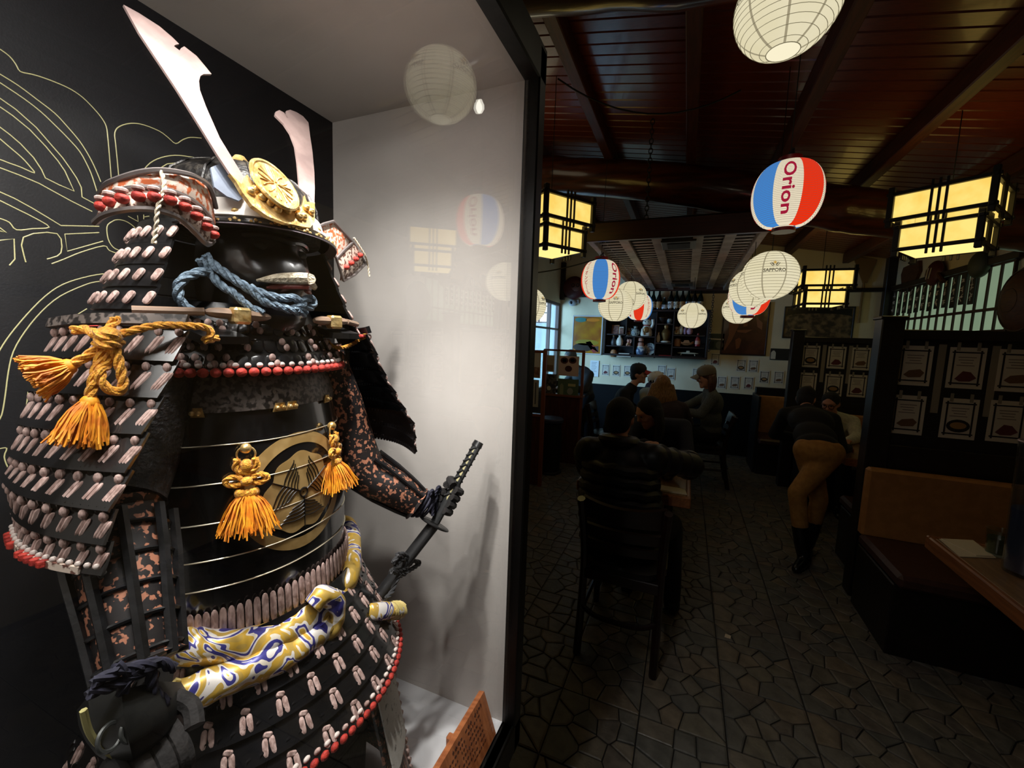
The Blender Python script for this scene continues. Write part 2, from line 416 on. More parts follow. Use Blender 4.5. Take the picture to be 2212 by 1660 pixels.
for (c, d) in (((GX+.012, CY+.024, 1.37), (.045, .048, 1.97)), ((GX+.012, CYN-.02, 1.37), (.045, .05, 1.97)), ((GX+.012, ym, CZ1+.045), (.045, yl+.1, .09)), ((GX+.012, ym, CZ0-.045), (.045, yl+.1, .09))):
    obj('frame_bar', B().box(c, d, ch=.004), black_frame, dc)
obj('outer_skin', B().box(((GX+CX)/2, CY+.035, 1.37), (GX-CX+.02, .02, 1.97)), black_frame, dc, False)
# crest of gold lines painted on the black back cloth (traced, relief of a millimetre)
gold_line = mat('pale gold paint', (206, 200, 146), .4)
def cr(sc, ox, oy, pts): return [(ox+x/sc, oy+y/sc) for x, y in pts]
A_ = lambda *p: cr(2.964, 0, 0, p); C_ = lambda *p: cr(2.766, 0, 640, p)
crest = [A_((0, 315), (60, 360), (100, 410), (130, 458), (200, 475), (260, 492), (350, 525), (450, 570), (530, 625), (600, 695), (650, 755), (680, 810), (690, 880), (700, 990), (712, 1140)),
 A_((-60, 440), (0, 475), (120, 550), (240, 640), (350, 725), (430, 810), (510, 905), (570, 1000), (610, 1080), (645, 1165)),
 A_((-60, 490), (0, 530), (150, 630), (260, 715), (350, 800), (430, 880), (510, 970), (560, 1060), (590, 1130), (625, 1240)),
 A_((-60, 590), (0, 630), (100, 700), (230, 815), (330, 930), (400, 1010), (450, 1080), (490, 1140), (520, 1200), (525, 1262), (615, 1310)),
 A_((-40, 655), (0, 685), (80, 740), (190, 830), (290, 935), (370, 1030), (415, 1095), (440, 1150), (475, 1225), (380, 1185), (290, 1140), (265, 1085), (215, 1010), (130, 920), (60, 860), (0, 815), (-40, 780)),
 A_((-40, 855), (0, 890), (70, 950), (140, 1010), (190, 1065), (220, 1108), (130, 1070), (60, 1045), (0, 1022), (-40, 1010)),
 A_((-40, 1060), (0, 1075), (120, 1120), (250, 1175), (350, 1230), (450, 1285), (590, 1355)),
 A_((-40, 1212), (0, 1230), (90, 1270), (200, 1330), (300, 1390), (390, 1445), (635, 1450)),
 A_((-40, 1266), (0, 1285), (100, 1335), (220, 1395), (315, 1455), (210, 1465), (105, 1472), (60, 1425), (0, 1400), (-40, 1390)),
 A_((-30, 1445), (0, 1460), (40, 1490), (0, 1480)), A_((-20, 1542), (0, 1540), (90, 1530), (95, 1660), (60, 1700)), A_((300, 1660), (390, 1620), (365, 1497), (150, 1520), (165, 1680)),
 A_((635, 1490), (415, 1500), (430, 1610), (660, 1545)), A_((330, 1690), (410, 1660), (520, 1615), (665, 1575), (700, 1605), (780, 1645), (778, 1750)),
 A_((735, 1410), (690, 1440), (685, 1490), (700, 1550), (740, 1595), (810, 1612), (870, 1605), (910, 1570), (905, 1520), (870, 1465), (820, 1425), (770, 1408), (735, 1410)),
 A_((760, 1130), (750, 1020), (740, 920), (735, 850), (765, 810), (840, 790), (920, 800), (1020, 840), (1075, 880), (1125, 920), (1170, 895), (1220, 880), (1290, 885)),
 A_((910, 1100), (960, 1045), (1030, 1010), (1120, 995), (1220, 1005), (1350, 1030)), A_((1005, 1090), (1070, 1050), (1150, 1042), (1280, 1055)),
 A_((820, 1385), (885, 1420), (880, 1380)), A_((920, 1375), (920, 1405)), A_((920, 1390), (990, 1380)), A_((990, 1435), (925, 1450), (965, 1525)),
 [(257, 592), (222, 592), (180, 600), (135, 615)]+C_((270, 0), (160, 110), (60, 230), (0, 320), (-40, 400)), [(242, 606), (208, 609), (180, 617)]+C_((360, 0), (250, 90), (150, 210), (80, 330), (50, 450), (30, 600), (10, 710), (-20, 760)),
 C_((520, 75), (420, 140), (330, 230), (260, 320), (215, 400)), C_((170, 560), (160, 640), (150, 720), (150, 790)), C_((-20, 913), (0, 912), (40, 910), (25, 960), (45, 1020), (75, 1050))]
for ln in crest:
    p3 = [onX(x, y, CX) for x, y in ln]
    b = B(); b.tube(smoothpath(p3, 3) if len(p3) in (6, 10, 12, 13, 15) or p3[0].z < 1.75 and len(p3) > 4 else p3, .0010, 6, flat=.6, up=(1, 0, 0)); obj('crest_line', b, gold_line, bp)
# lights of the case: two small spotlights under its top, third added as fill
steel = mat('brushed steel', (150, 150, 150), .3, 1.0)
for i, (x, y) in enumerate(((-.54, .33), (-.56, .45), (-.52, .58))):
    t = thing('case_spotlight', ('small steel spotlight under the case top above the golden cord bow', 'small steel spotlight under the case top over the sword shoulder', 'added fill spotlight out of view under the case top beside the far panel')[i], 'spotlight', (x, y, CZ1), 'spotlights of the display case')
    obj('housing', B().lathe([(.0, CZ1), (.028, CZ1), (.03, CZ1-.03), (.026, CZ1-.034), (.022, CZ1-.022), (0, CZ1-.022)], 16, (x, y, 0)), steel, t)
    l = bpy.data.lights.new('spot', 'SPOT'); l.energy = (21, 18, 52)[i]; l.spot_size = math.radians((125, 125, 62)[i]); l.spot_blend = .8; l.shadow_soft_size = .02; l.color = (1.0, .965, .93)
    lo = bpy.data.objects.new('spot', l); COL.objects.link(lo); lo.parent = t; lo.location = (0, 0, -.04)
    lo.rotation_euler = (V((-.70, .62, 1.25) if i < 2 else (-.60, .90, .5))-V((x, y, CZ1-.04))).to_track_quat('-Z', 'Y').to_euler()
# slim diffuse light strip added out of view to even out the case light
t = thing('added_fill_strip', 'added fill strip out of view along the front edge of the case top', 'light strip', (-.455, .02, CZ1))
obj('strip', B().box((-.455, .02, CZ1-.008), (.03, .76, .012), ch=.003), mat('added strip housing', (220, 220, 216), .5), t)
l = bpy.data.lights.new('strip', 'AREA'); l.shape = 'RECTANGLE'; l.size = .03; l.size_y = .7; l.energy = 9.5; l.color = (1.0, .97, .94)
lo = bpy.data.objects.new('added_strip_light', l); COL.objects.link(lo); lo.parent = t; lo.location = (0, 0, -.02); lo.rotation_euler = (0, math.radians(20), 0)
# ------------------------------------------------------------------ the samurai armour in the case
AX, AY, HD, HW = -.755, .54, .125, .185
R_ = math.radians
lacq = mat('black lacquer', (14, 14, 15), .22, coat=.6, c2=(20, 20, 22), scale=9)
lacq2 = mat('worn black lacquer', (22, 22, 24), .38, c2=(12, 12, 13), scale=40, bump=.15)
iron = mat('russet iron', (30, 28, 27), .42, .3, c2=(78, 72, 64), scale=70, detail=6, lo=.5, hi=.75, bump=.5)
lacep = mat('faded pink lacing', (196, 168, 160), .75, c2=(150, 122, 114), scale=160, stretch=(1, 1, .3), bump=.3)
redl = mat('red silk lacing', (196, 58, 44), .7, c2=(150, 36, 30), scale=120, bump=.3)
whl = mat('white cord bead', (222, 208, 200), .7)
goldm = mat('chased gilt metal', (240, 208, 144), .36, .7, c2=(206, 164, 96), scale=60, bump=.35)
goldp = mat('gold lacquer paint', (184, 152, 98), .38, .15, c2=(164, 132, 80), scale=40)
silv = mat('pinkish silver sheet', (174, 150, 144), .42, .45, c2=(154, 132, 128), scale=24, detail=5, bump=.06)
leather = mat('stencilled leather', (222, 204, 188), .6, c2=(104, 66, 56), scale=150, tex='noise', detail=5, lo=.5, hi=.56)
flowerl = mat('floral leather', (232, 212, 196), .55, c2=(204, 104, 58), scale=120, detail=4, lo=.47, hi=.55)
greyleather = mat('dark stencilled leather', (110, 100, 94), .5, c2=(38, 34, 33), scale=120, lo=.45, hi=.55)
brown_l = mat('tan strap leather', (150, 124, 104), .45)
yrope = mat('golden silk cord', (236, 170, 40), .55, c2=(208, 134, 22), scale=300, bump=.4, sheen=.3)
yfr = mat('golden silk fringe', (238, 160, 34), .6, c2=(206, 116, 18), scale=60)
bcord = mat('blue grey cord', (118, 138, 154), .75, c2=(84, 102, 118), scale=200, bump=.4)
dcord = mat('dark blue cord', (44, 44, 62), .8, c2=(30, 30, 44), scale=160)
dcloth = mat('dark quilted cloth', (24, 22, 22), .85, c2=(36, 33, 32), scale=60, bump=.4)
brocade = mat('copper brocade', (24, 19, 19), .6, c2=(170, 112, 86), scale=105, detail=2.5, lo=.545, hi=.575, tex='noise')
liningw = mat('white lining cloth', (206, 202, 194), .85, c2=(120, 116, 110), scale=90, lo=.6, hi=.7)
# sash brocade: blue, gold and silver swirls
def sash_mat():
    m = bpy.data.materials.new('sash brocade'); m.use_nodes = True; nt = m.node_tree; N = nt.nodes; L = nt.links; b = N['Principled BSDF']
    tc = N.new('ShaderNodeTexCoord'); ns = N.new('ShaderNodeTexNoise'); ns.inputs['Scale'].default_value = 11; ns.inputs['Detail'].default_value = 2
    ns.inputs['Distortion'].default_value = 1.6; L.new(tc.outputs['Object'], ns.inputs['Vector'])
    mu = N.new('ShaderNodeMath'); mu.operation = 'MULTIPLY'; mu.inputs[1].default_value = 5.0; L.new(ns.outputs['Fac'], mu.inputs[0])
    fr = N.new('ShaderNodeMath'); fr.operation = 'FRACT'; L.new(mu.outputs[0], fr.inputs[0])
    r = N.new('ShaderNodeValToRGB'); r.color_ramp.interpolation = 'CONSTANT'; L.new(fr.outputs[0], r.inputs[0])
    e = r.color_ramp.elements; e[0].position = 0; e[0].color = rgb(188, 156, 78); e[1].position = .30; e[1].color = rgb(226, 220, 214)
    for p, c in ((.50, (64, 62, 134)), (.70, (228, 218, 200)), (.82, (206, 166, 66))): q = e.new(p); q.color = rgb(*c)
    L.new(r.outputs[0], b.inputs['Base Color']); b.inputs['Roughness'].default_value = .33; b.inputs['Metallic'].default_value = .25; return m
sashm = sash_mat()

def sz(z):                                                         # girth of the cuirass by height
    t = [(1.10, .96), (1.2, 1.0), (1.30, .995), (1.38, .965), (1.44, .91), (1.50, .83), (1.56, .72), (1.62, .60)]
    for (a, s), (c, d) in zip(t, t[1:]):
        if z <= c: return s+(d-s)*max(0, (z-a))/(c-a)
    return t[-1][1]
def cyl(th, z, s=None, off=0.0):
    s = sz(z) if s is None else s; a = R_(th); return V((AX+(HD*s+off)*math.cos(a), AY+(HW*s+off)*math.sin(a), z))
def onE(x, y, a, c, cx=AX, cy=AY):
    d = ray(x, y); ox, oy = -cx, -cy; A = (d.x/a)**2+(d.y/c)**2; Bq = 2*(ox*d.x/a**2+oy*d.y/c**2); Cq = (ox/a)**2+(oy/c)**2-1
    t = (-Bq-math.sqrt(max(Bq*Bq-4*A*Cq, 0)))/(2*A); return CAM+d*t
def onC(x, y, s=1.0): return onE(x, y, HD*s, HW*s)
def capsule(b, p, q, r, n=6, flat=.6, up=None):
    p, q = V(p), V(q); b.tube([p, p.lerp(q, .06), p.lerp(q, .2), p.lerp(q, .8), p.lerp(q, .94), q], [r*.35, r*.75, r, r, r*.75, r*.35], n, True, flat, up); return b
def rope(b, path, r, strands=3, pitch=None, n=6):
    """twisted cord: strands winding round the path"""
    q = smoothpath(path, 10); pitch = pitch or r*7; L_ = 0; pos = []; up = V((0, 0, 1)) if abs((q[1]-q[0]).normalized().z) < .9 else V((1, 0, 0)); prev = None
    for i, p in enumerate(q):
        if i: L_ += (p-q[i-1]).length
        t = (q[min(i+1, len(q)-1)]-q[max(i-1, 0)]).normalized(); prev = (up-t*up.dot(t)).normalized() if prev is None else (prev-t*prev.dot(t)).normalized()
        pos.append((p, prev.copy(), t.cross(prev), L_))
    # refine so that the winding stays round
    fine = []
    for i in range(len(pos)-1):
        a, c = pos[i], pos[i+1]; k = max(1, int((c[3]-a[3])/(pitch/10)))
        for j in range(k): u = j/k; fine.append((a[0].lerp(c[0], u), a[1].lerp(c[1], u), a[2].lerp(c[2], u), a[3]+(c[3]-a[3])*u))
    fine.append(pos[-1])
    for s in range(strands):
        pts = []
        for (p, e1, e2, l) in fine:
            a = 2*PI*(l/pitch+s/strands); pts.append(p+e1*(math.cos(a)*r*.52)+e2*(math.sin(a)*r*.52))
        b.tube(pts, r*.56, n)
    return b
def fringe(top, d, length, r0, r1, n=80, seed=1, out=None):
    """loose silk strands falling from top along d"""
    r = random.Random(seed); b = B(); d = V(d).normalized(); e1 = d.cross(V((1, .2, 0))).normalized(); e2 = d.cross(e1)
    for i in range(n):
        a = r.random()*2*PI; k = math.sqrt(r.random()); l = length*r.uniform(.82, 1.05)
        p0 = V(top)+e1*(math.cos(a)*r0*k)+e2*(math.sin(a)*r0*k); a2 = a+r.uniform(-.3, .3); pts = []
        for j in range(5):
            u = j/4; w = r0+(r1-r0)*(u**.7); wob = .003*u
            pts.append(V(top)+d*(l*u)+e1*(math.cos(a2)*w*k+r.uniform(-wob, wob))+e2*(math.sin(a2)*w*k+r.uniform(-wob, wob)))
        pts[0] = p0; b.tube(pts, .0011, 4)
    return b

arm = thing('samurai_armor', 'black lacquered samurai body armour with gold leaf crest on the chest', 'armor', (AX, AY, CZ0))
# ---- cuirass
zs = [1.10, 1.13, 1.17, 1.22, 1.27, 1.32, 1.37, 1.41, 1.45, 1.48, 1.51, 1.54, 1.57]
cp = obj('chest_plate', B().grid([[cyl(th, z) for th in range(-180, 180, 6)] for z in zs], closed=True), lacq, arm)
for z in (1.436, 1.376, 1.313, 1.253, 1.205):
    obj('seam_line', B().tube([cyl(th, z+.0006*math.sin(th*.1), off=.0006) for th in range(-95, 96, 5)], .0011, 5), mat('pale seam line', (210, 200, 176), .3, .6), cp)
def mon(u, v, off):
    z = 1.332+v; s = sz(z); t = min(.995, max(-.995, u/(HW*s))); return V((AX+HD*s*math.sqrt(1-t*t)+off, AY+u, z))
b = B(); b.grid([[mon(math.cos(R_(a))*q, math.sin(R_(a))*q, .0007) for a in range(0, 361, 6)] for q in (.107, .097, .087)], .0005); obj('crest_ring', b, goldp, cp)
def lobe(a, k): return k*(.066+.009*abs(math.cos(1.5*(a-PI/2)))+.0025*math.sin(a*9))
b = B(); b.grid([[mon(math.cos(R_(a))*lobe(R_(a), k), math.sin(R_(a))*lobe(R_(a), k)-.004, .0008) for a in range(0, 361, 5)] for k in (1.0, .75, .5, .25, .02)], .0004); leaf = obj('crest_leaf', b, goldp, cp)
b = B(); ink = mat('black crest ink', (16, 15, 14), .3)
for m_ in range(3):
    base = R_(-90+120*m_)
    for u0, sgn in [(0, 0)]+[(q, s_) for q in (.06, .2, .34, .48, .62) for s_ in (1, -1)]:
        pts = []
        for j in range(7):
            t = j/6
            if sgn == 0: r_, a_ = .008+.058*t, base
            else: r_, a_ = .010+.054*u0+.022*t, base+sgn*.80*math.sin(t*PI/2)
            pts.append(mon(math.cos(a_)*r_, math.sin(a_)*r_-.004, .0014))
        b.tube(pts, [.0016*(1-.5*j/6) for j in range(7)] if sgn == 0 else .0009, 5)
b.tube([mon(math.cos(R_(a))*.008, math.sin(R_(a))*.008-.004, .0014) for a in range(0, 361, 20)], .0016, 5)
obj('crest_veins', b, ink, cp)
b = B(); b.grid([[cyl(th, z, off=.005+.002*math.sin((z-1.49)/.05*PI)) for th in range(-62, 60, 4)] for z in (1.488, 1.50, 1.515, 1.53, 1.543)], .004); obj('breast_band', b, greyleather, arm)
for th in (-58, -12, -4, 30):
    b = B(); b.prism([cyl(th-4, 1.482, off=.004), cyl(th+4, 1.482, off=.004), cyl(th+2.6, 1.497, off=.008), cyl(th-2.6, 1.497, off=.008)], (.003, 0, 0)); h = obj('hinge', b, goldm, arm)
    for q in (-1.8, 1.8): obj('rivet', B().ball(cyl(th+q, 1.489, off=.011), .004, 8, 6), goldm, h)
# waist lacing: row of upright cords under the cuirass
for th in range(-104, 74, 4):
    z0 = 1.118; b = B(); capsule(b, cyl(th, z0, 1.0, .006), cyl(th, 1.170+.002*rnd.random(), 1.0, .004), .0058, 6, .55, cyl(th, z0, 1.0)-V((AX, AY, z0))); obj('waist_cord', b, lacep, arm)
obj('waist_band', B().grid([[cyl(th, z, 1.0, .001) for th in range(-180, 181, 8)] for z in (1.08, 1.12, 1.15)], .003), lacq2, arm)
# ---- throat guard of small plates with a red beaded hem
tg = obj('throat_guard', B().grid([[cyl(th, z, s) for th in range(-84, 85, 6)] for z, s in ((1.662, .56), (1.63, .66), (1.6, .76), (1.575, .85), (1.553, .93))], .004), lacq2, arm)
for k, (z, s) in enumerate(((1.634, .66), (1.606, .76), (1.580, .85))):
    for th in range(-80, 81, 8):
        b = B(); p, q = cyl(th, z, s, .004), cyl(th, z-.022, s+.07, .004); capsule(b, p, q, .0095, 6, .35, p-V((AX, AY, p.z))); obj('scale', b, lacq, tg)
        if (th//8+k) % 3 == 0 or th < -40:
            b = B(); b.ball(cyl(th, z-.004, s+.015, .008), (.004, .006, .0065), 8, 6); b.ball(cyl(th+2.5, z-.014, s+.04, .008), (.004, .006, .0065), 8, 6); obj('lacing', b, lacep, tg)
for th in range(-80, 81, 6):
    obj('hem_bead', B().ball(cyl(th, 1.553, .94, .006), (.007, .0085, .0075), 8, 6), redl, tg); obj('hem_bead', B().ball(cyl(th+3, 1.564, .91, .006), (.004, .0055, .0045), 8, 6), whl, tg)
obj('neck', B().lathe([(.055, 1.5), (.058, 1.6), (.05, 1.72)], 16, (-.765, AY, 0)), dcloth, arm)
# ---- shoulder straps with toggles and buckles
for sg in (-1, 1):
    y = lambda v: AY+sg*v
    b = B(); b.grid([[V((x, y(v), 1.585+.042*math.cos((x+.75)*9))) for v in (.085, .12, .155)] for x in (-.86, -.80, -.74, -.69, -.645)], .012); obj('shoulder_strap', b, lacq2, arm)
    b = B(); capsule(b, (-.662, y(.14), 1.645), (-.648, y(.045), 1.643), .0105, 8, .8); tgl = obj('toggle', b, brown_l, arm)
    obj('buckle', B().box((-.650, y(.095), 1.642), (.022, .028, .026), ch=.004), goldm, tgl)
    obj('toggle_rod', B().tube([(-.70, y(.21), 1.642), (-.662, y(.14), 1.645)], .006, 8), brown_l, tgl)
# ---- skirt of lames
def sk(th, z, off=0.0):
    u = (1.115-z)/(1.115-.92); u = max(0, u); rx = .142+.108*u+off; ry = .205+.08*u+off; a = R_(th); return V((AX+rx*math.cos(a), AY+ry*math.sin(a), z))
edges = [1.118, 1.075, 1.035, .995, .957, .920]
for k in range(5):
    z1, z0 = edges[k], edges[k+1]
    lm = obj('skirt_lame', B().grid([[sk(th, z1+.008, -.001) for th in range(-112, 113, 4)], [sk(th, (z1+z0)/2, .001) for th in range(-112, 113, 4)], [sk(th, z0, .006) for th in range(-112, 113, 4)]], .004), lacq, arm)
    for th in range(-108, 109, 12):
        n_ = sk(th, z0)-V((AX, AY, z0)); t0 = th+(6 if k % 2 else 0)
        for dt in (-1.7, 1.7):
            b = B(); capsule(b, sk(t0+dt*.75, z0+.005, .008), sk(t0+dt*.6, z0+.027, .006), .0046, 6, .55, n_); obj('lacing', b, lacep, lm)
        obj('lacing', capsule(B(), sk(t0-1.4, z1-.007, .005), sk(t0+1.4, z1-.012, .005), .0055, 6, .6, n_), lacep, lm)
    if k:                                                          # scalloped upper edge of scales
        for th in range(-112, 113, 4): obj('scale', B().ball(sk(th, z1+.006, .003), (.004, .0085, .009), 6, 4), lacq, lm)
for i, th in enumerate([x*.5 for x in range(-100, 226, 7)]):
    obj('hem_knot', B().ball(sk(th, .921, .009), (.006, .0085, .0075), 8, 6), redl, lm); obj('hem_knot', B().ball(sk(th+1.8, .932, .008), (.004, .0065, .005), 8, 6), whl if i % 3 else lacep, lm)
# ---- thigh guards, lining and under-cloth below the skirt
obj('under_cloth', B().lathe([(.19, .50), (.20, .7), (.19, .92), (.14, 1.12)], 28, (AX, AY, 0), .86, 1.18), dcloth, arm)
def tgd(th, z, off=0.0):
    u = (.95-z)/.45; rx = .205+.125*u+off; ry = .268+.012*u+off; a = R_(th); return V((AX+rx*math.cos(a), AY+ry*math.sin(a), z))
th_g = obj('thigh_guard', B().grid([[tgd(th, z) for th in range(14, 112, 6)] for z in (.96, .85, .74, .62, .50)], .006), brocade, arm)
for i in range(13):
    z = .93-.034*i
    for j, th in enumerate(range(40, 108, 6)): obj('lacing', B().ball(tgd(th+(3 if i % 2 else 0), z, .007), (.006, .0085, .0085), 6, 5), lacep, th_g)
b = B(); b.grid([[tgd(th, z, .012) for th in (16, 23, 30, 37)] for z in (.93, .86, .79, .72)], .003); obj('lining', b, liningw, arm)
obj('knee_guard', B().ball((-.63, .52, .66), (.085, .11, .13), 18, 12), mat('dark mail cloth', (26, 24, 26), .7, c2=(44, 40, 42), scale=70, tex='voronoi', bump=.5), arm)
# ---- chest tassels
def tassel(p, n, big, seed):
    p = V(p); n = V(n).normalized(); o = p+n*.012
    t = obj('tassel', fringe(o+V((0, 0, -.062))+n*.004, V((0, 0, -1))+n*.12, .057*big, .012, .042*big, 230, seed), yfr, arm); t['kind'] = 'stuff'
    side = V((0, 0, 1)).cross(n).normalized()
    obj('ring_knob', B().ball(o+V((0, 0, .012)), .0085, 10, 8), goldm, t)
    obj('ring', B().ring(o+V((0, 0, .002)), .013, .0016, 18, 6, Matrix((side, n, V((0, 0, 1)))).transposed() @ Matrix.Rotation(PI/2, 3, 'X')), goldm, t)
    b = B(); rope(b, [o+side*x+V((0, 0, z))+n*.004 for x, z in ((-.012, -.004), (-.014, -.018), (-.006, -.026), (.006, -.026), (.014, -.018), (.012, -.004))], .0055); b.ball(o+V((0, 0, -.016))+n*.004, (.009, .009, .012), 10, 8); obj('knot', b, yrope, t)
    b = B()
    for s in (-1, 1): rope(b, [o+side*(s*x)+V((0, 0, z))+n*.006 for x, z in ((.002, -.040), (.014, -.032), (.026, -.034), (.028, -.041), (.016, -.046), (.002, -.042))], .0045)
    b.ball(o+V((0, 0, -.040))+n*.009, (.009, .009, .008), 10, 8); obj('bow', b, yrope, t)
    b = B()
    for k in range(7): a = R_(-75+25*k); b.ball(o+side*(math.sin(a)*.013)+n*(.004+math.cos(a)*.009)+V((0, 0, -.060)), (.0055, .0055, .008), 8, 6)
    obj('cap', b, yrope, t)
q = cyl(-31, 1.418); tassel(q, q-V((AX-.02, AY, q.z)), 1.1, 4)
q = cyl(24, 1.425); tassel(q, q-V((AX-.02, AY, q.z)), .95, 8)

# ---- shoulder guards: wide plates of laced lames hanging from the shoulders
def sode(sg):
    front = [(410, 712, -.64), (386, 788, -.635), (353, 866, -.63), (319, 944, -.62), (285, 1026, -.61), (250, 1108, -.60), (243, 1176, -.60), (240, 1240, -.60)]
    rear = [(125, 716, -.80), (104, 780, -.80), (78, 850, -.795), (58, 920, -.79), (40, 985, -.785), (27, 1035, -.78), (47, 1090, -.775), (53, 1150, -.77)]
    F = [onX(*p) for p in front]; Rr = [onX(*p) for p in rear]
    def P(u, v, off=0.0):
        i = min(int(v), 6); f = v-i; a = F[i].lerp(F[i+1], f); c = Rr[i].lerp(Rr[i+1], f); p = a.lerp(c, u)
        n = V((.25, -1, .15)).normalized(); p = p+n*(.022*math.sin(u*PI)+off); return p if sg < 0 else V((p.x, 2*AY-p.y, p.z))
    t = thing('shoulder_guard', ('black shoulder guard with faded pink lacing and a golden cord bow on the front' if sg < 0 else 'black stepped shoulder guard above the sleeve that holds the sword'), 'shoulder guard', P(.5, 0))
    us = [i/10 for i in range(11)]
    for k in range(7):
        g = [[P(u, k-.06, .0), ] for u in us]
        lm = obj('lame', B().grid([[P(u, k-.08 if k else 0, -.002) for u in us], [P(u, k+.5, .002) for u in us], [P(u, k+.97, .007) for u in us]], .005 if sg > 0 else -.005), lacq, t)
        for j in range(22):
            u = (j+.5)/22; obj('scale', B().ball(P(u, k+.93, .006), (.0045, .0045, .007), 6, 4), lacq, lm)
        for j in range(9):
            u = .03+j*.114
            for dv in ((-.012, .012) if j else (-.016, 0.0, .016)):
                obj('lacing', capsule(B(), P(u+dv-.020, k+.24, .005), P(u+dv+.020, k+.80, .008), .0038, 6, .7), lacep, lm)
            obj('lacing', B().ball(P(u, k+.10, .007), (.0048, .0048, .0062), 8, 5), lacep, lm)
    b = B(); b.grid([[P(u, v, .010) for u in [x/24 for x in range(3, 22)]] for v in (6.72, 6.96)], .004 if sg > 0 else -.004); hb = obj('hem_band', b, leather, t)
    for j in range(18):
        u = (j+.5)/18
        if (5 < j < 11) or (12 < j < 17): obj('hem_knot', capsule(B(), P(u, 6.70, .014), P(u, 6.97, .014), .006, 6, .7), redl, hb)
        obj('hem_knot', B().ball(P(u, 6.66, .011), .0034, 6, 5), whl, hb)
    b = B(); b.grid([[P(u, v, .006) for u in us] for v in (-.35, -.05)], .008 if sg > 0 else -.008); obj('cap_plate', b, greyleather if sg < 0 else lacq2, t)
    return t
s1 = sode(-1); s2 = sode(1)
# golden cord bow tied on the near shoulder guard
X4 = lambda x, y, X=-.625: onX(x/2.766, 640+y/2.766, X)
bow = thing('cord_bow', 'golden silk cord bow with two frayed tassels tied to the shoulder guard', 'cord', X4(650, 240), None)
b = B(); rope(b, [X4(680, 240, -.66), X4(800, 205, -.645), X4(950, 175, -.635), X4(1130, 178, -.63), X4(1230, 190, -.63), X4(1262, 230, -.63), X4(1225, 265, -.635), X4(1300, 250, -.64)], .005); obj('long_cord', b, yrope, bow)
b = B(); rope(b, [X4(660, 270, -.655), X4(640, 400, -.655), X4(600, 450, -.65), X4(610, 520, -.648), X4(680, 570, -.645), X4(735, 545, -.643), X4(720, 440, -.645), X4(690, 330, -.65), X4(655, 260, -.655)], .0056); obj('loop', b, yrope, bow)
b = B(); rope(b, [X4(630, 260, -.66), X4(600, 370, -.66), X4(560, 500, -.655), X4(535, 635, -.655)], .0058); obj('hanging_cord', b, yrope, bow)
b = B(); rope(b, [X4(610, 300, -.665), X4(520, 360, -.67), X4(400, 425, -.68)], .0058); obj('hanging_cord', b, yrope, bow)
b = B(); rope(b, [X4(430, 205, -.70), X4(520, 200, -.69), X4(600, 240, -.665), X4(680, 160, -.67), X4(685, 130, -.67)], .0055); obj('tie_cord', b, yrope, bow)
b = B(); b.ball(X4(645, 245, -.655), (.014, .014, .013), 10, 8)
for dz in (-.004, .006): rope(b, [X4(570, 250, -.66)+V((0, 0, dz)), X4(640, 270, -.645)+V((0, 0, dz)), X4(720, 260, -.655)+V((0, 0, dz))], .006)
obj('knot', b, yrope, bow)
for (a, c, sd) in (((535, 640), (460, 900), 11), ((400, 425), (170, 500), 12)):
    p, q = X4(*a, -.655 if sd == 11 else -.68), X4(*c, -.65 if sd == 11 else -.69); f = fringe(p, q-p, (q-p).length*1.0, .010, .028, 160, sd)
    f.ball(p, .010, 8, 6); tag(obj('tassel', f, yfr, bow), kind='stuff')
# ---- helmet
HX, HY = -.775, .54
hel = thing('samurai_helmet', 'dark iron samurai helmet with tall silver horns and a gilt crest', 'helmet', (HX, HY, 1.78))
b = B(); b.lathe([(.136, -.045), (.138, -.02), (.134, .015), (.120, .044), (.092, .066), (.055, .080), (.02, .086), (0, .087)], 32, (HX, HY, 1.83), 1.0, .93)
bowl = obj('bowl', b, iron, hel)
for k in range(12):
    a = 2*PI*k/12; obj('rib', B().tube([V((HX+math.cos(a)*r*1.01, HY+math.sin(a)*r*.94, 1.83+z)) for r, z in ((.137, -.02), (.134, .015), (.120, .044), (.092, .066), (.055, .080))], .0022, 5), iron, bowl)
obj('crown_knob', B().lathe([(.022, 0), (.024, .006), (.014, .012), (.008, .02), (0, .022)], 14, (HX, HY, 1.914)), goldm, hel)
def hc(th, z, r, k=.93): a = R_(th); return V((HX+r*math.cos(a), HY+r*k*math.sin(a), z))
# visor: sloping peak with a bright riveted band
obj('visor', B().grid([[hc(th, z-.012*(abs(th)/70)**2, r) for th in range(-70, 71, 5)] for z, r in ((1.808, .134), (1.798, .150), (1.786, .166))], .003), lacq, hel)
vb = obj('visor_band', B().grid([[hc(th, z-.012*(abs(th)/70)**2, r) for th in range(-64, 65, 4)] for z, r in ((1.830, .1385), (1.815, .1435), (1.801, .1545))], -.003), mat('bright silver band', (230, 224, 216), .45, .1), hel)
for th in range(-60, 61, 20): obj('stud', B().ball(hc(th, 1.808-.012*(abs(th)/70)**2, .146), (.005, .007, .005), 8, 6), goldm, vb)
vt = obj('visor_edge', B().grid([[hc(th, z-.012*(abs(th)/70)**2, r) for th in range(-66, 67, 4)] for z, r in ((1.7965, .1545), (1.785, .168))], -.0015), mat('violet leather edge', (96, 86, 92), .5), hel)
for th in range(-60, 61, 10):
    b = B(); p = hc(th, 1.791-.012*(abs(th)/70)**2, .1635)
    for d in (-2.2, 0, 2.2): b.ball(hc(th+d, p.z+(.002 if d == 0 else -.001), .1645), (.0022, .0032, .0028), 6, 4)
    obj('gilt_mon', b, goldm, vt)
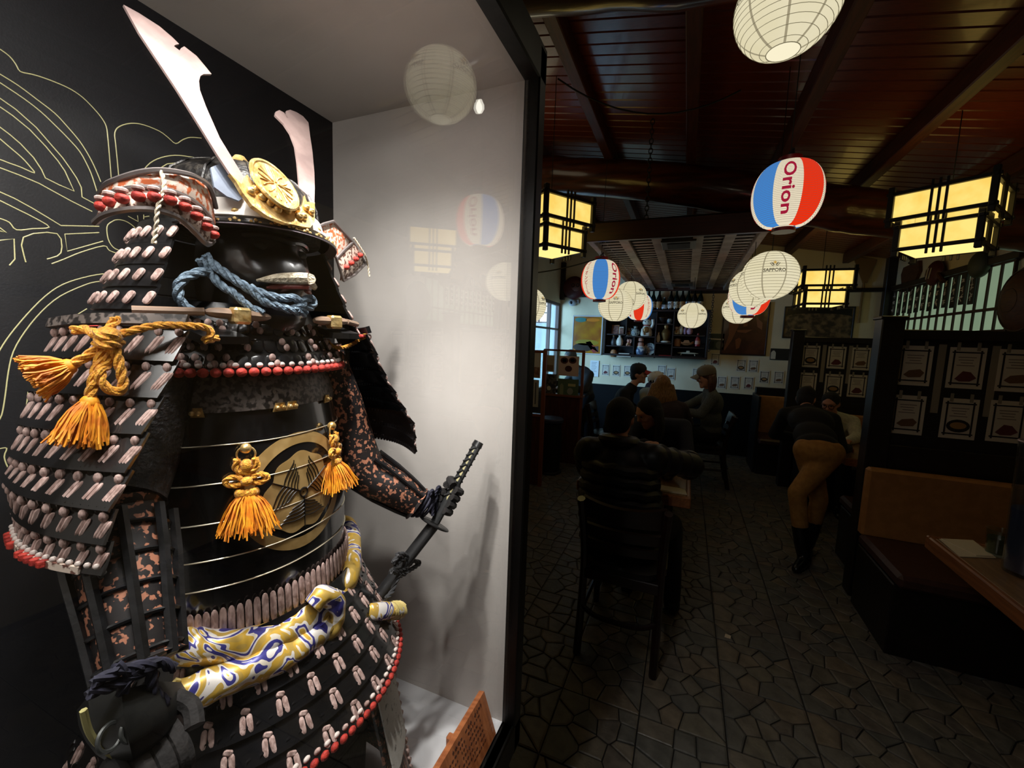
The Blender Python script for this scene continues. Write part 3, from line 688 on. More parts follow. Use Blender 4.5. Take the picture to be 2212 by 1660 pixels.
# slanting plane of the horns
HP0 = onX(590, 450, -.635); HN = V((.22, 0, .14)).normalized()
def onP(x, y, off=0.0): d = ray(x, y); return CAM+d*(((HP0-CAM).dot(HN)+off)/d.dot(HN))
def plate(b, pts, th, off=0.0): b.prism([onP(x, y, off) for x, y in pts], -HN*th); return b
hL = [(267, 10), (300, 28), (345, 57), (372, 80), (387, 95), (378, 97), (376, 100), (388, 109), (391, 104), (398, 100), (425, 121), (445, 145), (457, 160), (440, 160), (433, 164), (430, 175), (432, 195), (445, 230), (475, 298), (510, 355), (530, 388), (520, 400), (497, 375), (470, 335), (430, 270), (380, 190), (330, 115), (300, 70)]
hR = [(400+x/2.91, y/2.91) for x, y in ((565, 725), (570, 702), (592, 692), (622, 708), (640, 738), (652, 745), (654, 738), (636, 712), (636, 697), (660, 690), (700, 705), (740, 730), (775, 770), (785, 850), (800, 950), (812, 1080), (815, 1180), (812, 1290), (715, 1310), (716, 1150), (705, 1020), (690, 920), (660, 840), (620, 780), (590, 750))]
for pl in (hL, hR): tag(obj('horn', plate(B(), pl, .0035), silv, hel, False), label='broad silver horn with a notched tip')
b = B(); plate(b, [(455, 362), (478, 352), (500, 372), (512, 392), (524, 428), (516, 434), (490, 424), (463, 404)], .003, -.016); obj('side_plate', b, mat('blue grey plate', (118, 126, 140), .5, .2, c2=(98, 106, 120), scale=20), hel, False)
b = B(); plate(b, [(496, 374), (510, 392), (524, 416), (545, 444), (578, 467), (615, 481), (650, 489), (670, 492), (680, 480), (680, 437), (663, 436), (658, 422), (653, 446), (642, 449), (602, 440), (570, 418), (547, 394), (534, 377), (526, 384), (522, 398)], .006, .010); cb = obj('crest_base', b, goldm, hel, False)
for i, (x, y) in enumerate(((541, 413), (553, 409), (583, 438), (596, 440), (600, 452), (621, 455), (640, 452), (646, 468), (655, 468), (661, 450), (671, 458), (566, 426))):
    c = onP(x, y, .012); b = B(); b.ball(c, .0068, 10, 6); b.ball(c+HN*.005, .003, 6, 4); obj('boss', b, goldm, cb)
Mx = Matrix((V((0, 1, 0)), HN.cross(V((0, 1, 0))), HN)).transposed()
c = onP(592, 402, .020)
dsc = obj('crest_disc', B().lathe([(0, 0), (.047, 0), (.049, .003), (.047, .006), (.043, .006), (.041, .004), (0, .004)], 40, c, .8, 1, Mx), goldm, hel)
b = B()
for a in range(0, 360, 60):
    for k in (-.35, 0, .35): b.tube([c+HN*.005+Mx @ V((math.cos(R_(a)+k*t)*.034*t*.8, math.sin(R_(a)+k*t)*.034*t, 0)) for t in (.15, .5, .8, 1)], .0011, 5)
obj('crest_relief', b, goldm, dsc)
# turned-back ear flaps: floral leather over a band of red knots
def flap(sg):
    cols = [(462, 450, 512, 520, -.668), (448, 405, 470, 528, -.645), (420, 384, 440, 500, -.628), (385, 374, 420, 470, -.62), (340, 369, 407, 455, -.622), (295, 374, 405, 452, -.632), (250, 388, 412, 458, -.655), (222, 402, 424, 468, -.685), (206, 430, 440, 482, -.715)]
    M_ = lambda p: p if sg < 0 else V((p.x, 2*HY-p.y, p.z))
    top = [M_(onX(p, t, X)) for p, t, m_, l, X in cols]; mid = [M_(onX(p, m_, X+.004)) for p, t, m_, l, X in cols]; low = [M_(onX(p-6, l, X+.012)) for p, t, m_, l, X in cols]
    f = obj('ear_flap', B().grid([top, [a.lerp(c, .5)+V((.004, 0, 0)) for a, c in zip(top, mid)], mid], .004 if sg < 0 else -.004), flowerl, hel)
    obj('flap_band', B().grid([[m_+V((.005, 0, -.002)) for m_ in mid], [m_.lerp(l, .5)+V((.009, 0, 0)) for m_, l in zip(mid, low)], low], .004 if sg < 0 else -.004), leather, f)
    for rim, r in ((top, .0035), (mid, .003), (low, .0038)): obj('flap_rim', B().tube(smoothpath([p+V((.005, 0, 0)) for p in rim], 4), r, 6), mat('pewter rim', (120, 112, 110), .4, .5), f)
    q = smoothpath([m_.lerp(l, .5)+V((.013, -.003 if sg < 0 else .003, 0)) for m_, l in zip(mid, low)], 4)
    for i in range(2, len(q)-1, 3):
        obj('knot', B().ball(q[i], (.0075, .0075, .0065), 8, 6), redl, f); obj('knot', B().ball(q[i]+V((0, 0, .009)), (.007, .007, .004), 8, 5), lacep, f)
    b = B(); rope(b, [top[4]+V((.008, 0, -.002)), mid[4]+V((.014, 0, 0)), low[4]+V((.012, -.003, 0)), low[4]+V((.012, -.006, -.026)), low[4]+V((.014, -.010, -.042))], .0026, 2); obj('tie', b, mat('cream tie cord', (214, 200, 176), .7), f)
flap(-1)
# the far flap, seen nearly edge on
t_, m_, l_ = ([onX(*p) for p in r] for r in (((674, 494, -.690), (694, 484, -.700), (716, 478, -.710)), ((722, 558, -.705), (738, 541, -.715), (758, 523, -.725)), ((738, 607, -.715), (762, 594, -.725), (786, 570, -.735))))
f2_ = obj('ear_flap', B().grid([t_, [a.lerp(c, .5)+V((.004, .003, 0)) for a, c in zip(t_, m_)], m_], -.004), flowerl, hel)
obj('flap_band', B().grid([[p+V((.004, .002, -.001)) for p in m_], [a.lerp(c, .5)+V((.008, .005, 0)) for a, c in zip(m_, l_)], l_], -.004), leather, f2_)
for rim in (t_, m_, l_, [t_[2], m_[2], l_[2]], [t_[0], m_[0], l_[0]]): obj('flap_rim', B().tube([p+V((.004, .002, 0)) for p in rim], .003, 6), MATS['pewter rim'], f2_)
for i in range(4): obj('knot', B().ball(m_[0].lerp(m_[2], .15+.24*i).lerp(l_[0].lerp(l_[2], .15+.24*i), .5)+V((.012, .004, 0)), (.0068, .0068, .006), 8, 6), redl, f2_)
b = B(); rope(b, [m_[2]+V((.006, .003, .01)), m_[2].lerp(l_[2], .5)+V((.012, .008, 0)), l_[2]+V((.006, .006, 0)), l_[2]+V((.008, .010, -.03))], .0024, 2); obj('tie', b, MATS['cream tie cord'], f2_)
b = B(); rope(b, [onX(700, 735, -.70), onX(730, 752, -.70), onX(765, 742, -.71), onX(795, 716, -.715)], .0045); obj('shoulder_cord', b, yrope, arm)
# neck guard of flaring lames
for k in range(5):
    r0, r1, z0, z1 = .142+.0135*k, .158+.0150*k, 1.785-.034*k, 1.746-.034*k
    th = range(64, 297, 6); lm = obj('neck_lame', B().grid([[hc(t, z0, r0, 1.02) for t in th], [hc(t, z1, r1, 1.02) for t in th]], -.004), lacq2, hel)
    for j, t in enumerate(range(66, 296, 9)):
        n_ = hc(t, 0, 1, 1)-V((HX, HY, 0)); obj('lacing', capsule(B(), hc(t, z1+.008, r1+.001, 1.02), hc(t+1.5, z1+.026, r1-.009, 1.02), .0055, 6, .6, n_), lacep, lm)
        if k == 4 and (j < 5 or j > 20): obj('hem_knot', capsule(B(), hc(t-3.5, z1+.005, r1+.004, 1.02), hc(t+3.5, z1+.005, r1+.004, 1.02), .0068, 6, .7), redl, lm)
# ---- face mask
fm = thing('face_mask', 'black lacquered samurai face mask with pale moustache under the helmet visor', 'mask', (-.69, HY, 1.63))
def face(th, z):
    a = R_(th); u = (z-1.70)/.09; r = .098*(1-.16*max(0, -u)**1.6-.10*max(0, u)**2)
    x = HX+.018+r*1.12*math.cos(a); y = HY+r*.92*math.sin(a); n = math.exp(-(th/11)**2)
    if 1.690 < z < 1.765: x += n*.034*math.sin(min(1, (1.765-z)/.06)*PI*.62)                 # nose
    x += .010*math.exp(-((abs(th)-34)/14)**2-((z-1.712)/.02)**2)                             # cheeks
    x -= .012*math.exp(-((abs(th)-27)/12)**2-((z-1.762)/.014)**2)                            # eye hollows
    x -= .010*math.exp(-(th/26)**2-((z-1.690)/.008)**2)                                      # mouth
    x += .012*math.exp(-(th/24)**2-((z-1.640)/.014)**2)                                      # chin
    return V((x, y, z))
obj('mask_shell', B().grid([[face(th, 1.618+.0075*i) for th in range(-96, 97, 4)] for i in range(24)], .003), mat('brown black lacquer', (24, 21, 20), .3, coat=.3), fm)
b = B()
for s in (-1, 1): b.tube([face(s*t, 1.712-.008*(t/34)**1.5)+V((.006, 0, 0)) for t in (1, 8, 16, 24, 32, 40)], [.0095, .0105, .0095, .008, .0055, .002], 8)
obj('moustache', b, mat('pale hair moustache', (196, 184, 160), .8, c2=(160, 146, 122), scale=200, bump=.5), fm)
obj('lower_lip', B().tube([face(t, 1.698-.006*(t/30)**2)+V((.006, 0, 0)) for t in range(-30, 31, 6)], [.002]+[.0048]*9+[.002], 8), mat('dark red lip', (120, 48, 40), .5), fm)
for s in (-1, 1): obj('eye_opening', B().ball(face(s*26, 1.762)+V((.003, 0, 0)), (.004, .015, .007), 12, 8), mat('black void', (3, 3, 3), .8), fm)
obj('brow_ridge', B().tube([face(t, 1.776+.004*math.sin(abs(t)*.06))+V((.003, 0, 0)) for t in range(-48, 49, 6)], .006, 8), MATS['brown black lacquer'], fm)
obj('throat', B().lathe([(.06, 1.56), (.085, 1.60), (.088, 1.63)], 20, (HX+.012, HY, 0), 1.05, .95), dcloth, fm)
# helmet cord: blue plaited rope round the chin
xs = [(380, -.71), (453, -.705), (520, -.665), (580, -.638), (640, -.622), (690, -.632)]
def fx(p):
    for (a, c), (d, e) in zip(xs, xs[1:]):
        if p <= d: return c+(e-c)*max(0, p-a)/(d-a)
    return xs[-1][1]
hcord = thing('helmet_cord', 'thick blue grey plaited cord knotted under the chin of the mask', 'cord', onX(610, 650, -.63))
for pts, r in (([(443, 551), (460, 571), (495, 596), (520, 613), (546, 630), (572, 652), (598, 661), (632, 671), (660, 678)], .0072), ([(430, 560), (453, 589), (477, 616), (503, 632), (520, 647), (540, 664), (570, 676)], .0065), ([(540, 622), (556, 630), (580, 639), (608, 645), (632, 644), (653, 656), (646, 664)], .0072), ([(640, 668), (660, 668), (676, 660), (674, 645), (660, 648), (646, 662), (632, 668)], .0068), ([(453, 585), (426, 590), (400, 601), (386, 616), (385, 637), (390, 651), (409, 669), (434, 680)], .0072)):
    b = B(); rope(b, [onX(x, y, fx(x)) for x, y in pts], r); obj('strand', b, bcord, hcord)
# ---- sash of patterned brocade wound round the waist
X7 = lambda x, y: (320+x/3.19, 1140+y/3.19)
sash = thing('waist_sash', 'twisted gold blue and silver brocade sash tied in a knot at the waist', 'sash', onC(*X7(1240, 560), 1.2))
def roll(name, pts, r, label=None):
    q = smoothpath(pts, 10); b = B(); n = 14; vs = []; k = len(q); prev = None
    rs = r if isinstance(r, list) else [r]*k
    if len(rs) != k: rs = [rs[min(len(rs)-1, int(i*len(rs)/k))] for i in range(k)]
    for i, p in enumerate(q):
        t = (q[min(i+1, k-1)]-q[max(i-1, 0)]).normalized(); prev = (V((0, 0, 1))-t*t.z).normalized() if prev is None else (prev-t*prev.dot(t)).normalized(); e2 = t.cross(prev)
        for j in range(n):
            a = 2*PI*j/n; rr = rs[i]*(1+.07*math.sin(3*a+i*.32)+.03*math.sin(i*.9)); vs.append(p+prev*math.cos(a)*rr+e2*math.sin(a)*rr)
    b.add(vs, [(i*n+j, i*n+(j+1) % n, (i+1)*n+(j+1) % n, (i+1)*n+j) for i in range(k-1) for j in range(n)]+[tuple(range(n))[::-1], tuple(range((k-1)*n, k*n))])
    return tag(obj(name, b, sashm, sash, True, 80), label)
roll('waist_turn', [V((-.80, .36, 1.10)), onC(*X7(30, 780), 1.18), onC(*X7(180, 810), 1.17), onC(*X7(330, 830), 1.16), onC(*X7(600, 815), 1.16), onC(*X7(800, 785), 1.16), onC(*X7(1000, 700), 1.17), onC(*X7(1160, 580), 1.18), onC(*X7(1240, 520), 1.18)], .026)
roll('waist_turn', [onC(*X7(1240, 500), 1.16), onC(*X7(1330, 425), 1.12), onE(*X7(1395, 320), .15, .21), V((-.72, .752, 1.135)), V((-.77, .765, 1.15)), V((-.84, .70, 1.15))], .0185)
roll('hanging_end', [onC(*X7(1230, 640), 1.26), onC(*X7(1120, 760), 1.30), onC(*X7(960, 870), 1.32), onC(*X7(740, 960), 1.34), onC(*X7(480, 1070), 1.38), onC(*X7(230, 1165), 1.42)], .0245)
roll('short_end', [onC(*X7(1280, 570), 1.22), onC(*X7(1400, 590), 1.20), onX(*X7(1560, 582), -.585), onX(*X7(1720, 572), -.575)], .0185)
kn = roll('knot', [onC(*X7(1130, 540), 1.3), onC(*X7(1200, 470), 1.34), onC(*X7(1280, 510), 1.38), onC(*X7(1290, 620), 1.38), onC(*X7(1230, 720), 1.36), onC(*X7(1180, 640), 1.3)], .018)
for nm, c, d in (('end_binding', onX(*X7(1660, 575), -.578), onX(*X7(1735, 570), -.574)), ('end_binding', onC(*X7(225, 1168), 1.42), onC(*X7(190, 1185), 1.42))):
    b = B(); rope(b, [c+(d-c)*t for t in (0, .5, 1)], .0195 if nm and c.y > .5 else .0255, 6, .03, 5); obj(nm, b, mat('pale gold braid', (196, 176, 110), .5), sash)
# ---- sleeves with splints, near arm
def sleeve(name, pts, rs, m, label=None, parent=None):
    b = B(); q = smoothpath(pts, 8); k = len(q); rr = [rs[min(len(rs)-2, int(i*(len(rs)-1)/(k-1)))]*(1-((i*(len(rs)-1)/(k-1)) % 1))+rs[min(len(rs)-1, int(i*(len(rs)-1)/(k-1))+1)]*((i*(len(rs)-1)/(k-1)) % 1) for i in range(k)]
    b.tube(q, rr, 18); return tag(obj(name, b, m, parent or arm), label)
EL, WR = V((-.70, .300, 1.36)), onX(305, 1440, -.580)
sleeve('near_upper_sleeve', [(-.76, .385, 1.58), (-.75, .355, 1.46), EL+V((-.006, .004, .02))], [.054, .055, .0515], mat('dark mail sleeve', (20, 18, 19), .6, c2=(44, 38, 38), scale=150, lo=.5, hi=.62, bump=.5))
sl = sleeve('near_sleeve', [EL+V((-.01, .006, .03)), EL, EL.lerp(WR, .5), WR], [.052, .050, .046, .036], brocade)
d = (WR-EL).normalized(); e1 = d.cross(V((1, 0, 0))).normalized(); e2 = d.cross(e1)
for k in range(7):
    a = R_(-150+42*k); obj('splint', B().tube([EL.lerp(WR, t)+e1*math.cos(a)*r+e2*math.sin(a)*r for t, r in ((.05, .058), (.35, .054), (.7, .046), (1.02, .040))], .0065, 6), lacq2, sl)
for k in range(5):
    t = .15+.2*k; b = B(); b.ring(EL.lerp(WR, t), .053-.012*t, .0028, 20, 5, Matrix((e1, e2, d)).transposed()); obj('mail_row', b, lacq2, sl)
# gauntlet on the near hand, resting on the thigh
G = onX(285, 1530, -.548); g = obj('gauntlet', B().grid([[onX(x, y, X) for x, y, X in r_] for r_ in (((182, 1528, -.585), (205, 1500, -.555), (262, 1492, -.530), (330, 1478, -.528), (378, 1480, -.55), (392, 1500, -.59)), ((186, 1560, -.575), (212, 1552, -.540), (268, 1545, -.515), (335, 1530, -.515), (384, 1525, -.54), (396, 1535, -.58)), ((200, 1590, -.565), (228, 1598, -.530), (280, 1592, -.508), (340, 1572, -.510), (384, 1555, -.535), (396, 1560, -.58)), ((222, 1618, -.565), (248, 1634, -.535), (290, 1630, -.515), (338, 1604, -.52), (378, 1580, -.545), (392, 1580, -.58)))], .006), mat('blackened gauntlet plate', (40, 41, 40), .45, .2, c2=(30, 31, 30), scale=40), arm)
for s in (-.5, .5): obj('gauntlet_mon', B().ring(onX(262+s*48, 1583-s*20, -.512), .012, .0022, 20, 6, Matrix.Rotation(R_(70), 3, 'Y') @ Matrix.Rotation(R_(-20), 3, 'X')), mat('dull crest metal', (74, 76, 74), .4, .5), g)
obj('gauntlet_rim', B().tube(smoothpath([onX(x, y, -.53) for x, y in ((180, 1535), (192, 1580), (215, 1612), (245, 1632), (290, 1640))], 5), .0032, 6), mat('yellowed rim cord', (176, 168, 110), .6), g)
for i, pts in enumerate(([(200, 1475), (260, 1450), (300, 1440), (345, 1432), (375, 1445)], [(190, 1500), (250, 1480), (320, 1450), (330, 1490), (360, 1520)], [(250, 1440), (285, 1455), (310, 1450), (345, 1425)], [(300, 1440), (275, 1470), (262, 1500)])):
    b = B(); rope(b, [onX(x, y, -.522) for x, y in pts], .0058); obj('hand_cord', b, dcord, g)
for k in range(4):                                                 # gloved fingers curled over the thigh
    p = G+V((.012, -.026+.017*k, -.034)); b = B(); b.tube(smoothpath([p, p+V((.030, -.002, -.012)), p+V((.040, -.002, -.034)), p+V((.028, 0, -.052))], 4), [.0098]*9+[.0085]*4, 8); obj('finger', b, dcloth, g)
b = B(); b.tube(smoothpath([G+V((0, .034, -.014)), G+V((.026, .044, -.026)), G+V((.044, .038, -.040))], 4), .0105, 8); obj('thumb', b, dcloth, g)
# ---- far arm, holding the sheathed sword
EL2, WR2, HN2 = onX(788, 1012, -.695), onX(900, 1088, -.592), onX(948, 1092, -.560)
s2l = sleeve('far_sleeve', [(-.76, .695, 1.58), (-.74, .735, 1.46), EL2, EL2.lerp(WR2, .55), WR2], [.052, .052, .047, .044, .032], brocade)
d = (WR2-EL2).normalized(); e1 = d.cross(V((1, 0, 0))).normalized(); e2 = d.cross(e1)
for k in range(6):
    a = R_(20+48*k); obj('splint', B().tube([EL2.lerp(WR2, t)+e1*math.cos(a)*r+e2*math.sin(a)*r for t, r in ((.02, .052), (.4, .050), (.8, .042), (1.0, .036))], .0048, 6), lacq2, s2l)
obj('sleeve_edge', B().tube(smoothpath([EL2+V((.0, .012, .046)), EL2.lerp(WR2, .4)+V((.005, .02, .045)), EL2.lerp(WR2, .8)+V((.005, .018, .040)), WR2+V((.0, .012, .034))], 6), .0065, 6), lacq2, s2l)
KT, KG, KE = onX(1032, 960, -.488), onX(938, 1132, -.552), onX(826, 1278, -.628)
ax = (KT-KG).normalized()
hnd = obj('sword_hand', B().ball(HN2, (.026, .034, .030), 16, 12), lacq2, arm)
KH = KG.lerp(KT, .30); f1 = ax.cross(V((1, .3, 0))).normalized(); f2 = ax.cross(f1)
for k in range(4):
    c = KH+ax*(-.026+.0185*k); b = B(); b.tube([c+f1*math.cos(R_(a))*.021+f2*math.sin(R_(a))*.021 for a in range(-150, 131, 28)], [.0098]*8+[.0090]*2+[.008], 8); obj('finger', b, dcloth, hnd)
b = B(); b.tube(smoothpath([HN2+V((.0, -.01, .02)), KH+ax*.040+f1*.022, KH+ax*.044+f2*.02, KH+ax*.036-f1*.018], 4), .0105, 8); obj('thumb', b, dcloth, hnd)
for s in range(3):
    b = B(); b.ring(WR2.lerp(HN2, .15+.2*s), .034, .0045, 20, 6, Matrix((e1, e2, d)).transposed()); obj('hand_cord', b, dcord, hnd)
b = B()
for s in (-1, 1): rope(b, [WR2.lerp(HN2, .3)+V((.03, 0, .022)), WR2.lerp(HN2, .3)+V((.034, .012*s, .045)), WR2.lerp(HN2, .3)+V((.034, .022*s, .038)), WR2.lerp(HN2, .3)+V((.032, .006*s, .018)), WR2.lerp(HN2, .3)+V((.034, .010*s, -.02))], .004)
obj('hand_bow', b, dcord, hnd)
# ---- the sword
kat = thing('katana', 'sheathed black samurai sword with a diamond wrapped hilt held in the far hand', 'sword', KE)
h = obj('hilt', B().tube([KG.lerp(KT, t) for t in (.02, .2, .6, .97, 1.0)], [.0145, .0150, .0138, .0148, .012], 12, True, .75), mat('black hilt wrap', (26, 27, 28), .6), kat)
L_ = (KT-KG).length; side = ax.cross(FWD).normalized(); view = side.cross(ax).normalized()
if view.dot(FWD) > 0: view = -view
for k in range(9):
    c = KG.lerp(KT, .32+.072*k)+view*.0108; b = B(); b.prism([c+ax*.0095, c+side*.0048, c-ax*.0095, c-side*.0048], view*.0016); obj('diamond', b, mat('yellowed ray skin', (196, 186, 138), .5), h, False)
    b = B()
    for s in (-1, 1): b.tube([c+side*(s*.0125)+ax*.0-view*.004, c+ax*(.0125)+view*.002], .0026, 5)
    obj('wrap', b, MATS['black hilt wrap'], h)
obj('pommel', B().tube([KG.lerp(KT, .965), KG.lerp(KT, 1.03)], [.0165, .0150], 12, True, .8), lacq2, h)
Mk = Matrix((side, view, ax)).transposed()
obj('guard', B().lathe([(.0, -.003), (.038, -.003), (.041, -.001), (.041, .001), (.038, .003), (0, .003)], 28, KG, 1, .9, Mk), mat('black iron guard', (38, 38, 38), .4, .4), kat)
KE2 = KE+(KE-KG)*.9
sc_ = obj('scabbard', B().tube([KG-ax*.004, KG.lerp(KE, .5), KE, KE2], [.019, .0185, .018, .016], 14, True, .72), mat('matt black scabbard', (28, 28, 29), .5), kat)
C8 = lambda x, y, X=-.585: onX(680+x/2.075, 860+y/2.075, X)
b = B()
for pts in ([(350, 740), (390, 700), (440, 730), (470, 740), (430, 770), (380, 790), (345, 770)], [(340, 780), (390, 770), (430, 740), (400, 720), (360, 750)], [(380, 790), (360, 830), (345, 870), (320, 900)], [(370, 700), (400, 730), (410, 780), (380, 800)]): rope(b, [C8(*p) for p in pts], .0055, 3)
obj('scabbard_cord', b, mat('charcoal cord', (52, 52, 54), .7), kat)
# ---- wooden name board standing on the case floor
Z0 = CZ0
bd = thing('name_board', 'leaning wooden name board with carved writing standing on the case floor', 'sign', (-.46, .8, Z0))
bw = mat('orange brown board', (204, 124, 74), .5, c2=(168, 96, 54), scale=6, stretch=(2, 12, 2), detail=5)
Lc = lambda x, y, X: onX(1000+x/6.39, 1400+y/6.39, X)
topF = onX(1046, 1494, -.470); botF = V((-.4285, topF.y, Z0+.003))
nrm = V((.42, 0, .30)).normalized(); wdt = .44
pl = [topF, botF, botF+V((0, -wdt, 0)), topF+V((0, -wdt, 0))]
b = B(); b.prism(pl, -V((.016, 0, .004))); bo = obj('board', b, bw, bd, False)
b = B(); r = random.Random(3)
for row in range(7):                                               # rows of tiny carved strokes, too small to read in the photograph
    f = .10+.11*row; y = .05 if row else .03; hgt = .010 if row == 0 else .0055
    while y < wdt-.04:
        wd = r.uniform(.004, .011); 
        if r.random() < .84:
            p = topF.lerp(botF, f)+V((.0008, -y, 0)); dn = (botF-topF).normalized(); a = r.uniform(-.4, .4)
            b.prism([p, p+V((0, -wd, 0))+dn*(a*.004), p+V((0, -wd, 0))+dn*hgt*.35, p+dn*hgt*.3], V((.0005, 0, .0003)))
            if r.random() < .7: q = p+V((0, -wd*.4, 0))-dn*hgt*.3; b.prism([q, q+V((0, -.0018, 0)), q+V((0, -.0018, 0))+dn*hgt, q+dn*hgt], V((.0005, 0, .0003)))
        y += wd+.004
obj('carved_writing', b, mat('dark carved strokes', (88, 46, 34), .7), bo, False)
p = topF.lerp(botF, .75)+V((-.03, -.10, -.01))
obj('foot', B().box((topF.x-.032, topF.y-.115, Z0+.035), (.04, .02, .07), (0, 0, 0), .003), bw, bd)
# ------------------------------------------------------------------ lanterns
paper = glow('lit white paper', (240, 230, 196), .90, (234, 223, 184), 5)
paper_o = glow('lit cream paper', (240, 226, 196), .92)
red_o = glow('lit red paper', (236, 48, 14), 1.0)
blue_o = glow('lit blue paper', (66, 138, 214), .9)
seamp = glow('doubled paper seam', (196, 184, 150), .62)
wirem = glow('lit rib wire', (150, 140, 108), .5)  # thin wires in their own tone, darker than the paper
inkm = glow('lit grey print', (120, 112, 90), .42)
starm = glow('lit gold print', (216, 172, 84), .8)
mag = glow('lit magenta print', (178, 30, 62), .75)
redp = glow('lit red print', (190, 36, 40), .75)
openm = glow('bright lantern opening', (250, 240, 206), 1.0)
capm = mat('dark red lantern cap', (110, 16, 22), .4)
cordm = mat('black cord', (14, 13, 12), .6)
def wrap(prof_r, a0, zc_, pts, off):
    """flat print laid on a round lantern: u runs round it, v up"""
    out = []
    for u, v in pts:
        z = zc_+v; r = prof_r(z)+off; a = a0+u/max(prof_r(zc_), .02); out.append(V((r*math.cos(a), r*math.sin(a), z)))
    return out
def make_sapporo():
    t = thing('paper_lantern', 'x', 'lantern', (0, 0, 0), 'round white paper lanterns'); R, H = .178, .158
    pr = lambda z: R*math.sqrt(max(0.0, 1-(z/H)**2*.90))
    zz = [H*math.sin(R_(a)) for a in range(-90, 91, 9)]
    obj('paper_shell', B().grid([[V((pr(z)*math.cos(2*PI*j/32), pr(z)*math.sin(2*PI*j/32), z)) for j in range(32)] for z in zz], closed=True), paper, t)
    b = B()
    for i in range(17): z = -H*.95+i*H*1.9/16; b.ring((0, 0, z), pr(z)+.0006, .0011, 40, 4)
    tag(obj('rib_wires', b, wirem, t), kind='stuff')
    for k in range(8):
        a = 2*PI*(k+.5)/8; b = B(); b.grid([[V(((pr(z)+.0012)*math.cos(a+d/max(pr(z), .05)), (pr(z)+.0012)*math.sin(a+d/max(pr(z), .05)), z)) for d in (-.004, .004)] for z in zz], .0006); obj('paper_seam', b, seamp, t)
    obj('bottom_opening', B().lathe([(0, -H-.001), (.054, -H-.001), (.056, -H+.004)], 24), openm, t)
    obj('bottom_wire', B().ring((0, 0, -H-.001), .056, .0016, 28, 5), wirem, t)
    obj('top_wire', B().ring((0, 0, H), .056, .0016, 28, 5), wirem, t)
    vs, fs = text_mesh('SAPPORO', .030, bold=.0006)
    for k in range(4):
        a = PI/2*k; b = B(); b.add(wrap(pr, a, .012, [(v.x, v.y) for v in vs], .0022), fs); lg = obj('printed_name', b, inkm, t, False)
        b = B()
        for s in (-1, 1):                                          # crown of curved strokes round a star
            for (x0, x1, y0, y1) in ((.004, .022, .004, .024), (.008, .030, -.002, .020), (.003, .014, .006, .022)):
                p = [(s*(x0+(x1-x0)*u), .045-.004+y0+(y1-y0)*u*u) for u in (0, .3, .6, .85, 1)]; b.tube(wrap(pr, a, .012, [(q[0], q[1]-.012) for q in p], .002), .0019, 5)
        obj('printed_crown', b, inkm, lg)
        st = [((.0150 if i % 2 == 0 else .0064)*math.sin(PI*i/5), (.0150 if i % 2 == 0 else .0064)*math.cos(PI*i/5)+.052-.012+.012) for i in range(10)]
        b = B(); b.add(wrap(pr, a, .012, st+[(0, .052)], .0026), [(i, 10, (i+1) % 10) for i in range(10)]); obj('printed_star', b, starm, lg, False)
    return t
def make_orion():
    t = thing('paper_lantern', 'x', 'lantern', (0, 0, 0), 'striped beer lanterns'); R, H = .165, .165; n = 64
    pr = lambda z: .052+(R-.052)*math.sqrt(max(0.0, 1-(z/H)**2))**.9
    b = B(); rows = []
    for i in range(77):
        z = -H+2*H*i/76; r = pr(z)+(.0022 if i % 2 else 0); rows.append([V((r*math.cos(2*PI*j/n), r*math.sin(2*PI*j/n), z)) for j in range(n)])
    b.grid(rows, closed=True); k = []
    for i in range(76):
        for j in range(n-1): k.append((0, 1, 0, 2)[(j//8) % 4])
    for i in range(76): k.append((0, 1, 0, 2)[((n-1)//8) % 4])
    b.m = k; obj('paper_shell', b, [paper_o, blue_o, red_o], t)
    b = B()
    for i in range(0, 77, 2): z = -H+2*H*i/76; b.ring((0, 0, z), pr(z)+.0008, .0007, 48, 3)
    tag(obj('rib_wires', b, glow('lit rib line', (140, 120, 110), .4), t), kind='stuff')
    for s in (-1, 1): obj('cap', B().lathe([(.044, s*H-.006), (.056, s*H-.006), (.056, s*H+s*.026+.002), (.044, s*H+s*.026+.002)], 28), capm, t)
    obj('bottom_opening', B().lathe([(0, -H-.020), (.045, -H-.020), (.046, -H-.017)], 20), paper_o, t)
    b = B()
    for k in range(5):                                             # clip and bulb holder above the lantern
        b.tube([(.02*math.cos(k), .02*math.sin(k), H+.02), (.012*math.cos(k+.6), .012*math.sin(k+.6), H+.05+.008*k)], .004, 5)
    obj('lamp_holder', b, cordm, t)
    vs, fs = text_mesh('Orion', .098, bold=.0022, spacing=1.02); ks, kf = text_mesh('\u30aa\n\u30ea\n\u30aa\n\u30f3\n\u30d3\n\u4e28\n\u30eb', .040, bold=.0006)
    for j in range(2):
        a = PI*j+2*PI*4/n
        b = B(); b.add(wrap(pr, a+PI/2, 0, [(v.y*.80, -v.x*1.06) for v in vs], .0046), fs); obj('printed_name', b, mag, t, False)
        b = B(); b.add(wrap(pr, a, 0, [(v.x, v.y) for v in ks], .0046), kf); obj('printed_katakana', b, redp, t, False)
    return t
sap = make_sapporo(); ori = make_orion()
def hang(proto, first, loc, rz, label, swag=None, scale=1.0):
    o = proto if first else dup(proto); o.location = loc; o.rotation_euler = (0, 0, rz); o['label'] = label; o.scale = (scale,)*3
    top = (2.44 if -.80 < loc[0] < .46 and 3.4 < loc[1] < 6.74 else zc(loc[0]))-loc[2]; b = B(); b.tube([(0, 0, .15*scale), (.002, 0, top*.5), (0, 0, top+.01)], .0022, 5)
    c = obj('cord', b, cordm, None); c.parent = o; c.scale = (1/scale,)*3; return o
def face_cam(x, y): return math.atan2(-y, -x)
